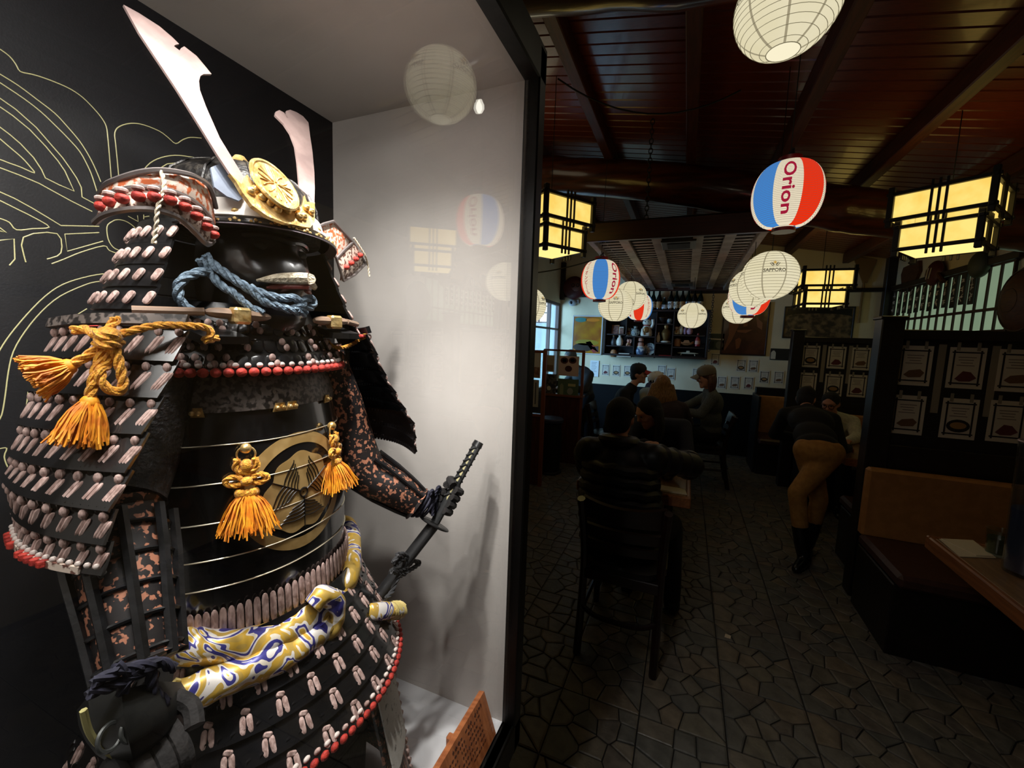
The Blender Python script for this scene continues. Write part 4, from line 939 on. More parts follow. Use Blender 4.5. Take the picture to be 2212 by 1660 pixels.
SAPS = [((.213, 1.636, 2.690), 115, 'large white paper lantern hanging alone under the red board ceiling by the case', .84),
        ((.415, 2.857, 2.040), 8, 'white lantern whose printed name faces out at the front of a lantern row', .83),
        (tuple(onY(1624, 622, 3.72)), 30, 'white lantern second in the row along the slatted canopy', .88),
        (tuple(onY(1597, 668, 5.4)), 45, 'white lantern low over the grey capped diner at the row end', 1.0),
        (tuple(onY(1330, 660, 4.45)), 0, 'white lantern with gold star print below the orange beer lantern by the hood', 1.0),
        (tuple(onY(1362, 640, 5.0)), 40, 'white lantern tucked behind another beside the bottle shelf', 1.0),
        (tuple(onY(1495, 682, 5.55)), 45, 'white lantern hanging alone before the shelf of ornaments', .93),
        (tuple(onY(1137, 660, 3.55)), 60, 'white lantern half hidden by the case frame in front of the entrance window', 1.0),
        (tuple(onY(1121, 312, 3.2)), 20, 'white lantern high up behind the case frame, only its rim showing', 1.0)]
for i, (p, dr, lab, s) in enumerate(SAPS): hang(sap, i == 0, p, face_cam(p[0], p[1])+R_(dr), lab, None, s)
ORIS = [((.378, 2.351, 2.330), -112, 'striped red white and blue beer lantern in front of the dark log', .87),
        (tuple(onY(1618, 640, 4.25)), -95, 'striped beer lantern hidden behind white lanterns, blue and red base showing', 1.0),
        (tuple(onY(1297, 605, 3.72)), -68, 'striped beer lantern showing its blue panel beside the box lamp', 1.0),
        (tuple(onY(1381, 664, 5.75)), -160, 'striped beer lantern showing its red panel before the bottle shelf', 1.0)]
for i, (p, dr, lab, s) in enumerate(ORIS): hang(ori, i == 0, p, face_cam(p[0], p[1])+R_(dr), lab, None, s)

# ------------------------------------------------------------------ shoji box lamps: a wide box over a narrower one
shoji = glow('lit amber paper', (250, 218, 122), 1.15, (240, 200, 96), 9)
shoji2 = glow('lit amber base', (255, 226, 138), 1.25)
blackw = mat('black lamp wood', (20, 15, 12), .5)
def make_box_lamp():
    t = thing('box_lamp', 'x', 'lamp', (0, 0, 0), 'amber box lamps')
    for (W, z0, z1) in ((.46, .02, .20), (.38, -.17, -.01)):
        h = W/2; 
        for k in range(4):
            R4 = Matrix.Rotation(PI/2*k, 3, 'Z'); zm = (z0+z1)/2
            obj('paper_panel', B().box(R4 @ V((h-.012, 0, zm)), (W-.03, .004, z1-z0) if k % 2 else (.004, W-.03, z1-z0)), shoji, t, False)
            b = B(); c = R4 @ V((h, h, 0)); b.box((c.x, c.y, zm), (.032, .032, z1-z0+.075), ch=.003); obj('corner_post', b, blackw, t)
            for z in (z0+.008, z1-.008): c = R4 @ V((h, 0, z)); obj('rail', B().box(c, (.026, W+.05, .022) if k % 2 == 0 else (W+.05, .026, .022), ch=.003), blackw, t)
            for u in (-.034, 0, .034): c = R4 @ V((h+.004, u, zm)); obj('lattice_bar', B().box(c, (.013, .013, z1-z0+.075), ch=.002), blackw, t)
    obj('base_panel', B().box((0, 0, -.168), (.35, .35, .004)), shoji2, t, False)
    obj('top_panel', B().box((0, 0, .198), (.43, .43, .004)), shoji, t, False)
    return t
bl = make_box_lamp()
for i, (p, rz, lab, s) in enumerate(((tuple(onY(2045, 484, 3.3)), 55, 'amber box lamp hanging before the shoji window and the menu board', .90), (tuple(onY(1188, 498, 2.9)), 57, 'amber box lamp corner on, beside the display case frame', .90), (tuple(onY(1772, 628, 5.7)), 3, 'amber box lamp in front of the arched brewery poster', 1.0))):
    o = bl if i == 0 else dup(bl); o.location = p; o.rotation_euler = (0, 0, R_(rz)); o['label'] = lab; o.scale = (s,)*3
    b = B(); b.tube([(0, 0, .19), (0, 0, (zc(p[0])-p[2])/s)], .003, 5); c = obj('cord', b, cordm); c.parent = o

# ------------------------------------------------------------------ slatted canopy over the middle of the room
cano = thing('slatted_canopy', 'dark slatted wooden canopy hung from the ceiling over the tables', 'canopy', (-.17, 5, 2.42))
canow = mat('canopy red brown', (58, 26, 18), .5, c2=(44, 20, 14), scale=5, stretch=(1, 14, 14)); slatw = mat('canopy grey slat', (150, 136, 122), .6, c2=(126, 112, 100), scale=8)
x0, x1, y0, y1, zb = -.78, .44, 3.42, 6.72, 2.42
obj('fascia', B().box(((x0+x1)/2, y0, zb+.07), (x1-x0+.06, .045, .14), ch=.004), canow, cano)
obj('fascia', B().box(((x0+x1)/2, y1, zb+.07), (x1-x0+.06, .045, .14), ch=.004), canow, cano)
for x in (x0, x1): obj('side_rail', B().box((x, (y0+y1)/2, zb+.055), (.05, y1-y0, .11), ch=.004), slatw, cano)
ns = 31
for i in range(ns): obj('slat', B().box(((x0+x1)/2, y0+.07+(y1-y0-.12)*i/(ns-1), zb+.045), (x1-x0-.05, .046, .005)), slatw, cano)
for x in (-.53, -.28, .02, .24): obj('batten', B().box((x, (y0+y1)/2, zb+.026), (.075, y1-y0-.05, .02), ch=.002), slatw, cano)
obj('lid', B().box(((x0+x1)/2, (y0+y1)/2, zb+.15), (x1-x0, y1-y0, .008)), mat('lid black', (8, 7, 7), .9), cano, False)  # flat black sheet above the slats, showing dark through their gaps
for y in (3.72, 6.1):
    o = obj('vent', B().box((-.12, y, zb+.016), (.26, .30, .03), ch=.004), mat('dark vent metal', (70, 66, 60), .5, .4), cano); obj('vent_mouth', B().box((-.12, y, zb-.001), (.17, .19, .006)), MATS['black void'], o, False)
def chain(label, x, y, z0, z1, group='chains of the canopy'):
    t = thing('chain', label, 'chain', (x, y, z0), group); n = int((z1-z0)/.034); lk = []
    for i in range(n):
        z = z0+(i+.5)*(z1-z0)/n; M_ = Matrix.Rotation(PI/2*(i % 2), 3, 'Z') @ Matrix.Rotation(PI/2, 3, 'X'); b = B(); b.ring((x, y, z), .0135, .0038, 12, 5, M_); b.v = [(q[0], q[1], z+(q[2]-z)*1.55) for q in b.v]; obj('link', b, cordm, t)
    return t
chain('long iron chain climbing from the canopy front into the red ceiling', -.36, 3.45, 2.57, zc(-.36)-.01)
chain('iron chain dropping beside the bottle shelf under the canopy end', .30, 6.74, 1.55, 2.42)
for (p, q, sag, lab) in ((onX(1205, 170, -.80), onY(1600, 195, 2.9), .16, 'black cable sagging between the rafters'), (onY(1135, 592, 3.3), onY(1300, 556, 3.5), .02, 'black cable running from the case towards the canopy')):
    b = B(); b.tube([p.lerp(q, u)-V((0, 0, sag*4*u*(1-u))) for u in [k/12 for k in range(13)]], .005, 6); tag(obj('cable', b, cordm), lab, 'cable')

# ------------------------------------------------------------------ back wall: shelf of ornaments
W_ = lambda x, y, Y=YB-.02: onY(x, y, Y)
X6 = lambda x, y: (1300+x/8.508, 640+y/8.508)
sh = thing('ornament_shelf', 'dark wooden wall shelf with uneven compartments full of ornaments', 'shelf', W_(1418, 778))
shw = mat('shelf wood', (44, 28, 20), .5, c2=(32, 20, 14), scale=6)
YS0, YS1 = YB-.02, YB-.24; YSF = YB-.235
a_, d_ = onY(*X6(78, 262), YSF), onY(*X6(1915, 1150), YSF); SX0, SX1, SZ1, SZ0 = a_.x, d_.x, a_.z, d_.z
ym_ = (YS0+YS1)/2
obj('back_board', B().box(((SX0+SX1)/2, YS0, (SZ0+SZ1)/2), (SX1-SX0, .012, SZ1-SZ0)), mat('shelf back', (28, 19, 14), .7), sh, False)
def su(x): return onY(*X6(x, 700), YSF).x
def sv(y): return onY(*X6(1000, y), YSF).z
for (c, d) in ((((SX0+SX1)/2, ym_, SZ0), (SX1-SX0+.03, .23, .03)), (((SX0+SX1)/2, ym_, SZ1), (SX1-SX0+.03, .23, .03)), ((SX0, ym_, (SZ0+SZ1)/2), (.03, .23, SZ1-SZ0)), ((SX1, ym_, (SZ0+SZ1)/2), (.03, .23, SZ1-SZ0))): obj('side_board', B().box(c, d, ch=.003), shw, sh)
for (xa, xb, y) in ((90, 440, 725), (440, 990, 755), (90, 600, 945), (990, 1310, 515), (990, 1310, 865), (1310, 1900, 712), (1310, 1900, 930)): obj('shelf_board', B().box(((su(xa)+su(xb))/2, ym_, sv(y)), (su(xb)-su(xa), .20, .018), ch=.002), shw, sh)
for (x, ya, yb) in ((440, 290, 725), (600, 755, 1140), (990, 290, 1140), (1310, 290, 1140)): obj('divider', B().box((su(x), ym_, (sv(ya)+sv(yb))/2), (.018, .20, sv(ya)-sv(yb)), ch=.002), shw, sh)
porc = mat('white porcelain', (214, 204, 182), .35); porc2 = mat('grey glazed porcelain', (150, 150, 136), .4, c2=(60, 66, 74), scale=26, lo=.5, hi=.56); bluep = mat('blue glazed porcelain', (70, 88, 112), .35, c2=(190, 192, 190), scale=14, lo=.55, hi=.6)
brz = mat('old bronze', (128, 92, 48), .4, .6); red_g = mat('red glazed', (150, 34, 30), .35); tanw = mat('tan wood', (158, 104, 60), .55); pinkp = mat('pink painted clay', (196, 140, 116), .55); blk = mat('black glaze', (14, 14, 14), .3); grn = mat('green card', (52, 74, 58), .6)
YO = YB-.15
def cat(label, x, y, h, m, fx=PI*1.5, grp='lucky cats on the shelf'):
    """sitting cat figure with raised paw, facing the room"""
    c = onY(*X6(x, y), YO); t = thing('lucky_cat', label, 'figurine', c, grp); s = h; z = c.z
    obj('body', B().lathe([(0, 0), (.27*s, 0), (.30*s, .10*s), (.27*s, .30*s), (.17*s, .50*s), (.12*s, .56*s)], 18, (c.x, c.y, z), 1, .8), m, t)
    hd = obj('head', B().ball((c.x, c.y-.02*s, z+.70*s), (.22*s, .18*s, .18*s), 16, 10), m, t)
    for q in (-1, 1):
        obj('ear', B().lathe([(.075*s, 0), (.04*s, .08*s), (0, .14*s)], 8, (c.x+q*.13*s, c.y, z+.82*s)), red_g if m is porc else m, hd); obj('eye', B().ball((c.x+q*.08*s, c.y-.18*s, z+.73*s), .030*s, 8, 6), blk, hd)
    obj('raised_paw', B().tube([(c.x+.22*s, c.y-.06*s, z+.40*s), (c.x+.31*s, c.y-.10*s, z+.62*s), (c.x+.29*s, c.y-.14*s, z+.86*s)], [.07*s, .075*s, .08*s], 8), m, t)
    obj('resting_paw', B().tube([(c.x-.2*s, c.y-.1*s, z+.35*s), (c.x-.16*s, c.y-.24*s, z+.2*s), (c.x-.12*s, c.y-.26*s, z+.04*s)], [.06*s, .065*s, .07*s], 8), m, t)
    obj('collar', B().ring((c.x, c.y-.01*s, z+.55*s), .155*s, .025*s, 18, 6), red_g, t); obj('coin', B().ball((c.x, c.y-.24*s, z+.32*s), (.13*s, .03*s, .17*s), 12, 8), brz, t)
    return t
cat('large white beckoning cat in the middle of the ornament shelf', 815, 735, .30, porc); cat('small white beckoning cat beside a spotted vase', 500, 742, .15, porc2)
cat('tiny orange cat next to the tall sake flask', 488, 928, .13, pinkp); cat('small white cat on the glass case shelf', 1368, 702, .13, porc)
def turned(name, label, x, y, prof, m, catg='ornament', sx=1.0, grp='ornaments on the shelf', extra=None):
    c = onY(*X6(x, y), YO); t = thing(name, label, catg, c, grp); obj('body', B().lathe([(r, z) for r, z in prof], 18, c, sx, .85), m, t)
    if extra: obj(extra[0], B().lathe(extra[1], 14, c), extra[2], t)
    return t
vase = lambda r, h: [(0, 0), (r*.6, 0), (r*.95, h*.25), (r, h*.45), (r*.7, h*.7), (r*.35, h*.82), (r*.42, h*.97), (r*.5, h)]
turned('spotted_vase', 'black and white spotted round vase beside the large cat', 610, 742, vase(.07, .16), porc2, 'vase', extra=('lip', [(.03, .158), (.042, .165), (.034, .172)], blk))
turned('sake_flask', 'tall pale sake flask on the left middle shelf', 322, 930, vase(.055, .19), porc, 'flask', extra=('stopper', [(.02, .185), (.024, .2), (0, .21)], brz)); turned('sake_flask', 'dark sake flask next to the tall pale flask', 212, 930, vase(.045, .17), mat('dark stoneware', (52, 46, 42), .5), 'flask', extra=('stopper', [(.02, .165), (.022, .178), (0, .185)], brz))
turned('gourd_figure', 'two tiered pink gourd figure above the blue bowl', 705, 930, [(0, 0), (.05, 0), (.058, .04), (.04, .075), (.05, .10), (.042, .135), (0, .15)], pinkp, 'figurine', extra=('band', [(.041, .068), (.05, .076), (.041, .084)], blk))
turned('blue_jar', 'squat blue and white porcelain jar on the bottom shelf', 705, 1120, [(0, 0), (.05, 0), (.085, .05), (.095, .1), (.08, .14), (.07, .15)], bluep, 'jar', extra=('lid', [(.072, .15), (.06, .17), (.012, .178), (0, .19)], porc))
turned('brass_statue', 'brass coloured seated statue in the tall centre compartment', 1170, 850, [(0, 0), (.06, 0), (.07, .02), (.04, .04), (.06, .09), (.075, .14), (.05, .19), (.03, .205), (.042, .24), (.03, .275), (0, .285)], brz, 'statue', extra=('pedestal', [(.07, -.001), (.075, .01), (.06, .022)], porc))
turned('white_flask', 'slim white flask beside the brass statue', 1032, 850, vase(.03, .15), porc, 'flask', extra=('stopper', [(.013, .148), (.014, .158), (0, .163)], brz)); turned('white_flask', 'slim white flask right of the small white cat', 1450, 702, vase(.035, .16), porc, 'flask', extra=('stopper', [(.015, .158), (.017, .17), (0, .176)], brz))
turned('pink_vase', 'slender mauve vase on the upper right shelf', 1530, 702, vase(.028, .13), mat('mauve glaze', (150, 110, 128), .4), 'vase', extra=('lip', [(.013, .128), (.018, .133), (.014, .138)], porc)); turned('pink_pot', 'round pink pot on the upper right shelf', 1612, 702, vase(.045, .11), mat('pink glaze', (186, 140, 152), .4), 'pot', extra=('lip', [(.02, .108), (.026, .114), (.02, .119)], porc))
turned('red_bottle', 'glossy red bottle on the right of the wooden boat', 1755, 922, [(0, 0), (.035, 0), (.037, .10), (.015, .15), (.013, .19), (0, .192)], red_g, 'bottle', extra=('label', [(.0375, .03), (.038, .03), (.038, .08), (.0375, .08)], pinkp))
turned('brown_ball_mask', 'small brown carved head in the bottom left corner', 212, 1120, [(0, 0), (.04, 0), (.055, .04), (.055, .08), (.035, .115), (0, .125)], tanw, 'carving', extra=('topknot', [(.012, .12), (.018, .132), (0, .142)], blk))
turned('dark_bowl', 'dark lacquer bowl in the upper compartment', 1105, 505, [(0, 0), (.03, 0), (.034, .015), (.075, .06), (.08, .09), (.074, .088), (.05, .04), (0, .03)], mat('dark lacquer bowl', (44, 32, 26), .35), 'bowl', extra=('rim', [(.079, .086), (.083, .09), (.079, .094)], brz)); turned('tea_cup', 'small grey tea cup beside the dark lacquer bowl', 1240, 505, [(0, 0), (.028, 0), (.04, .03), (.042, .07), (.038, .068), (.03, .02), (0, .012)], porc2, 'cup', extra=('foot', [(.026, -.001), (.03, .002), (.026, .005)], porc))
turned('wooden_jar', 'tan wooden jar left of the wooden boat', 1380, 922, [(0, 0), (.045, 0), (.05, .05), (.045, .10), (.03, .105)], tanw, 'jar', extra=('lid', [(.05, .1), (.05, .115), (.012, .122), (0, .135)], mat('dark tan wood', (110, 70, 40), .5)))
c = onY(*X6(872, 1100), YO); t = thing('display_plate', 'grey patterned round plate standing on its stand', 'plate', c, 'ornaments on the shelf'); Mp = Matrix.Rotation(R_(80), 3, 'X')
obj('dish', B().lathe([(0, .004), (.05, .004), (.085, .014), (.09, .016), (.085, .008), (.05, 0), (0, 0)], 28, c+V((0, .02, .11)), 1, 1, Mp), porc2, t); obj('stand', B().box(c+V((0, .03, .02)), (.06, .05, .04), ch=.004), porc, t)
for (x, y, w_, h_, lab) in ((240, 715, .12, .16, 'brown framed picture on the upper left shelf'), (352, 715, .07, .13, 'narrow pale framed card beside the brown picture')):
    c = onY(*X6(x, y), YO); t = thing('small_frame', lab, 'picture', c, 'ornaments on the shelf'); obj('frame', B().box(c+V((0, .03, h_/2)), (w_, .014, h_), (R_(-6), 0, 0), .003), tanw if w_ > .1 else porc, t); obj('picture', B().box(c+V((0, .021, h_/2)), (w_*.78, .003, h_*.8), (R_(-6), 0, 0)), mat('brown print', (96, 60, 48), .6, c2=(140, 96, 76), scale=30), t, False)
for (x, lab, m, dz) in ((350, 'dark book lying flat in the bottom left', mat('dark book cover', (38, 36, 40), .6), 0), (470, 'grey book lying on a dark book', mat('grey book cover', (84, 84, 82), .6), .035)):
    c = onY(*X6(380, 1120), YO)+V((0, 0, dz)); t = thing('book', lab, 'book', c, 'ornaments on the shelf'); obj('cover', B().box(c+V((.03, 0, .016)), (.22-.05*(dz > 0), .14, .030), ch=.002), m, t); obj('pages', B().box(c+V((.03, -.004, .016)), (.212-.05*(dz > 0), .142, .022)), porc, t, False)
c = onY(*X6(1160, 1115), YO); t = thing('red_tray', 'shallow red lacquer tray on the bottom shelf', 'tray', c, 'ornaments on the shelf'); obj('base', B().box(c+V((0, 0, .006)), (.17, .13, .010), ch=.003), red_g, t); obj('rim', B().tube([c+V((x, y, .018)) for x, y in ((-.085, -.065), (.085, -.065), (.085, .065), (-.085, .065), (-.085, -.065))], .007, 6), red_g, t)
c = onY(*X6(1550, 922), YO); t = thing('wooden_boat', 'small wooden boat model on the right shelf', 'model', c, 'ornaments on the shelf'); obj('hull', B().grid([[c+V((u*.10, v*.035*(1-u*u*.7), .055*abs(v)**.5*.6+.03*u*u+.012)) for v in (-1, -.5, 0, .5, 1)] for u in (-1, -.6, -.2, .2, .6, 1)], .006), tanw, t); obj('deck', B().box(c+V((0, 0, .045)), (.15, .05, .014), ch=.003), tanw, t)
obj('cabin', B().prism([c+V((-.05, 0, .05)), c+V((.05, 0, .05)), c+V((.03, 0, .09)), c+V((-.03, 0, .09))], (0, -.03, 0)), tanw, t)
c = onY(*X6(1578, 1112), YO); t = thing('model_case', 'glass box holding a white long model in the bottom right', 'display box', c, 'ornaments on the shelf'); obj('glass_box', B().box(c+V((0, 0, .075)), (.38, .15, .15)), glass('box glass', (.9, .93, .9)), t, False); obj('base', B().box(c+V((0, 0, .006)), (.39, .16, .012), ch=.002), blk, t)
m_ = obj('model', B().ball(c+V((0, 0, .05)), (.15, .02, .014), 16, 8), porc, t); obj('tower', B().box(c+V((0, 0, .072)), (.05, .025, .03), ch=.004), porc, m_)
for s in (-1, 1): obj('foot', B().tube([c+V((s*.09, 0, .042)), c+V((s*.1, 0, .014))], .006, 6), porc, m_)
# sake bottles standing on top of the shelf, under a rail
bgl = mat('dark brown bottle glass', (20, 16, 12), .12, coat=.5); bgg = mat('dark green bottle glass', (14, 26, 18), .12, coat=.5)
labs = [mat('bottle label %d' % i, c, .6, c2=(90, 70, 66), scale=40, lo=.56, hi=.6) for i, c in enumerate(((206, 196, 184), (196, 186, 160), (170, 120, 60), (188, 190, 190)))]
bnames = ('dark green sake bottle at the shelf end beside the red lantern panel', 'brown sake bottle with a pale label, second along the shelf top', 'sake bottle with white label standing before the candle', 'squat bottle with amber label among the sake bottles', 'brown sake bottle with wide white label', 'green sake bottle with grey label in the bottle row', 'brown sake bottle with cream label near the round lantern', 'green sake bottle just above the round white lantern', 'brown bottle behind the round white lantern', 'dark bottle last on the shelf top by the chain')
for i, x in enumerate((850, 935, 1045, 1145, 1258, 1360, 1470, 1580, 1690, 1800)):
    px = onY(*X6(x, 240), YO).x; z = SZ1+.015; c = V((px, YO, z)); t = thing('sake_bottle', bnames[i], 'bottle', c, 'sake bottles on the shelf'); s = .62 if i == 3 else 1.0
    obj('glass', B().lathe([(0, 0), (.042, 0), (.045, .01), (.045, .15*s), (.038, .185*s), (.018, .235*s), (.0145, .29*s), (.017, .292*s), (.017, .31*s), (0, .312*s)], 16, c), bgg if i % 2 else bgl, t)
    obj('label', B().lathe([(.0452, .03*s), (.0458, .03*s), (.0458, .125*s), (.0452, .125*s)], 16, c), labs[i % 4], t); obj('cap', B().lathe([(.0172, .288*s), (.0178, .292*s), (.0178, .312*s), (0, .316*s)], 12, c), mat('bottle cap', (120, 110, 100), .4, .5), t)

# ------------------------------------------------------------------ pictures and cards on the walls
def flat(name, label, catg, x0, y0, x1, y1, m, fm=None, Y=YB-.001, fw=.02, grp=None):
    """picture hung on the back wall between two sight corners"""
    a, c = onY(x0, y0, Y), onY(x1, y1, Y); cx, czz, w_, h_ = (a.x+c.x)/2, (a.z+c.z)/2, abs(c.x-a.x), abs(a.z-c.z); t = thing(name, label, catg, (cx, Y, czz-h_/2), grp)
    p = obj('print', B().box((cx, Y-.011, czz), (w_-.01, .006, h_-.01)), m, t, False)
    if fm:
        for (dx, dz, sx, sz) in ((0, h_/2, w_+fw, fw), (0, -h_/2, w_+fw, fw), (w_/2, 0, fw, h_), (-w_/2, 0, fw, h_)): obj('frame_side', B().box((cx+dx, Y-.012, czz+dz), (sx, .022, sz), ch=.003), fm, t)
    return t, p, (cx, czz, w_, h_)
def blob(p, cx, cz, pts, m, Y=YB-.017, nm='printed_shape'): obj(nm, B().prism([(cx+x, Y, cz+z) for x, z in pts], (0, .002, 0)), m, p, False)
ell = lambda w_, h_, n=18, dx=0, dz=0: [(dx+w_*math.cos(2*PI*i/n), dz+h_*math.sin(2*PI*i/n)) for i in range(n)]
t, p, (cx, cz_, w_, h_) = flat('beer_poster', 'glowing orange and green glossy poster in a white frame by the entrance', 'poster', 1240, 683, 1298, 766, mat('amber poster', (150, 84, 34), .2, c2=(176, 120, 30), scale=5, lo=.35, hi=.65, coat=.4), mat('white frame', (196, 192, 186), .5))
for pts, c in ((ell(.10, .04, 16, -.12, h_*.40), (60, 120, 110)), (ell(.12, .03, 16, .08, h_*.40), (206, 120, 30)), (ell(.2, .05, 18, 0, -h_*.2), (150, 128, 40)), (ell(.17, .07, 18, -.06, -h_*.33), (60, 50, 40)), ([(-.02, -.12), (.06, -.10), (.20, -.27), (.12, -.30)], (150, 66, 54)), ([(.05, -.2), (.2, -.18), (.2, -.28)], (90, 70, 66))): blob(p, cx, cz_, pts, mat('poster %d %d' % c[:2], c, .25))
t, p, (cx, cz_, w_, h_) = flat('framed_poster', 'tall brown framed poster with pale draped figures behind the lantern row', 'poster', 1566, 655, 1652, 768, mat('brown poster', (74, 40, 26), .3, c2=(96, 52, 32), scale=6, coat=.3), mat('dark red frame', (48, 22, 16), .4))
for pts in ([(-.22, .20), (-.10, .25), (-.08, .05), (-.16, -.18), (-.24, -.33), (-.25, -.30), (-.20, -.1)], [(-.05, .22), (.10, .23), (.03, .16), (.03, .04), (-.02, .03), (-.02, .16)], [(-.10, -.02), (.10, -.01), (.02, -.06), (-.09, -.05)], [(.13, .18), (.22, .09), (.22, -.01), (.16, .03)], [(-.11, -.16), (-.06, -.13), (-.03, -.16), (-.05, -.28), (-.09, -.30)]): blob(p, cx, cz_, pts, mat('pale figure print', (150, 92, 60), .4))
t, p, (cx, cz_, w_, h_) = flat('arched_poster', 'wide dark framed brewery poster with an arched crowd scene', 'poster', 1697, 664, 1838, 733, mat('sepia poster', (128, 104, 72), .4, c2=(60, 48, 36), scale=16, detail=6, lo=.4, hi=.6), darkwood)
blob(p, cx, cz_, [(-w_*.47, h_*.46)]+[(w_*.47*math.cos(R_(a)), h_*(.20+.10*math.sin(R_(a)))) for a in range(180, -1, -15)]+[(w_*.47, h_*.46)], mat('black arch print', (22, 18, 16), .4))
t, p, q = flat('green_card', 'small green and white notice right of the shelf', 'notice', 1530, 720, 1563, 757, mat('green notice', (58, 72, 54), .5)); blob(p, q[0], q[1], [(-.10, .03), (.10, .02), (.10, .045), (-.10, .05)], porc); blob(p, q[0], q[1], ell(.05, .06, 12, .05, -.05), mat('grey print', (120, 122, 110), .6)); blob(p, q[0], q[1], [(-.09, -.10), (-.02, -.10), (-.02, .0), (-.09, .0)], mat('dark green print', (40, 52, 40), .6))
t, p, q = flat('dark_notice', 'dark notice with a pale bottle beside the menu partition', 'notice', 1664, 752, 1708, 780, mat('dark notice', (30, 30, 34), .5)); blob(p, q[0], q[1], [(-.12, -.07), (-.06, -.07), (-.06, .02), (-.08, .05), (-.10, .05), (-.12, .02)], porc)
t, p, q = flat('text_leaflet', 'white leaflet of small print on the bluish wall behind the counter', 'leaflet', 1275, 778, 1293, 815, mat('leaflet paper', (226, 226, 222), .7)); 
for k in range(7): blob(p, q[0], q[1], [(-.05, .10-.025*k), (.04-.01*(k % 3), .10-.025*k), (.04-.01*(k % 3), .106-.025*k), (-.05, .106-.025*k)], mat('grey small print', (120, 122, 126), .7))
# menu cards: paper with a crossed ink border, a few lines and a dish
card_p = mat('menu paper', (216, 206, 186), .75); card_i = mat('menu ink', (34, 24, 24), .7); strip_p = mat('pale label strip', (150, 140, 122), .7)
dish = [mat('black bowl print', (30, 24, 22), .6), mat('red dish print', (104, 44, 44), .6), mat('brown dish print', (120, 86, 58), .6)]
def make_card(kind):
    """upright card in the plane facing -Y, width .13 and height .20, origin at its middle"""
    t = thing('menu_card', 'x', 'menu card', (0, 0, 0)); sh_ = obj('sheet', B().box((0, 0, 0), (.142, .003, .212)), card_p, t, False)
    b = B()
    for x in (-.052, .052): b.box((x, -.002, 0), (.007, .0015, .182))
    for z in (-.08, .08): b.box((0, -.002, z), (.122, .0015, .007))
    obj('ink_border', b, card_i, t, False)
    b = B()
    for k in range(4): b.box((-.004*(k % 2), -.002, .055-.014*k), (.07-.012*(k % 3), .001, .0035))
    obj('ink_lines', b, mat('faint menu ink', (120, 104, 96), .7), t, False)
    b = B(); b.prism([(x, -.0018, z-.038) for x, z in (ell(.047, .034) if kind == 0 else [(-.04, -.02), (-.01, .022), (.02, .018), (.044, -.012), (.02, -.03), (-.02, -.032)] if kind == 1 else [(-.042, -.012), (-.02, .012), (.026, .02), (.044, .002), (.03, -.022), (-.02, -.026)])], (0, -.0012, 0)); di = obj('dish_picture', b, dish[kind], t, False)
    if kind == 0: b = B(); b.prism([(x, -.0032, z-.036) for x, z in ell(.033, .018)], (0, -.001, 0)); obj('food_picture', b, mat('noodle print', (170, 130, 80), .6), di, False)
    return t
cards = [make_card(k) for k in range(3)]; used = [0, 0, 0]
def card(kind, loc, label, grp, s=1.0, rx=0.0):
    o = cards[kind] if not used[kind] else dup(cards[kind]); used[kind] = 1; o.location = loc; o.scale = (s,)*3; o['label'] = label; o['group'] = grp; o.rotation_euler = (rx, 0, 0); return o
for (x, y, k, lab) in ((1308, 799.5, 1, 'menu card next to the white leaflet on the back wall'), (1331, 801, 0, 'menu card with a black bowl left of the black capped man'), (1355.5, 802, 0, 'menu card just behind the black capped man'), (1429, 802, 2, 'menu card behind the white capped man, pinned higher'), (1449, 808, 2, 'menu card right of the white cap on the wall'), (1505, 809, 1, 'menu card in front of the grey capped diner'), (1523, 812, 2, 'menu card hidden behind the grey cap'), (1545, 776.5, 1, 'menu card hanging alone under the green notice'), (1559, 826.5, 2, 'menu card at the neck of the grey capped diner'), (1587, 827, 2, 'middle menu card of the low row of three'), (1617, 828, 1, 'low menu card beside the third bench back'), (1601, 790, 0, 'menu card with a black bowl under the framed poster'), (1627, 791, 2, 'menu card right of the black bowl card under the framed poster'), (1651, 815, 0, 'menu card above the tan bench, farther from the post'), (1682, 816, 2, 'menu card above the tan bench next to the post')):
    p = onY(x, y, YB-.006); card(k, p, lab, 'small menu cards on the back wall', .88)
# ------------------------------------------------------------------ booths along the right wall
booth = mat('booth black brown wood', (24, 17, 14), .42, c2=(16, 12, 10), scale=6, stretch=(1, 1, 10)); panelm = mat('booth dark panel', (22, 18, 18), .6)
tan_v = mat('tan vinyl', (176, 122, 66), .5, c2=(164, 112, 58), scale=20, bump=.1); seat_v = mat('dark red brown vinyl', (70, 42, 36), .4, c2=(60, 36, 30), scale=30, bump=.1)
def bench(label, x0, x1, yb, zt, sgn=-1):
    """bench with seat towards sgn*Y from the back at yb"""
    t = thing('booth_bench', label, 'bench', ((x0+x1)/2, yb, 0), 'booth benches')
    obj('seat_box', B().box(((x0+x1)/2, yb+sgn*.30, .20), (x1-x0, .50, .40), ch=.006), booth, t)
    obj('seat_cushion', B().box(((x0+x1)/2, yb+sgn*.32, .435), (x1-x0, .56, .075), ch=.02), seat_v, t)
    obj('backrest', B().box(((x0+x1)/2, yb+sgn*.045, (.46+zt)/2), (x1-x0, .07, zt-.46), ch=.015), tan_v, t)
    return t
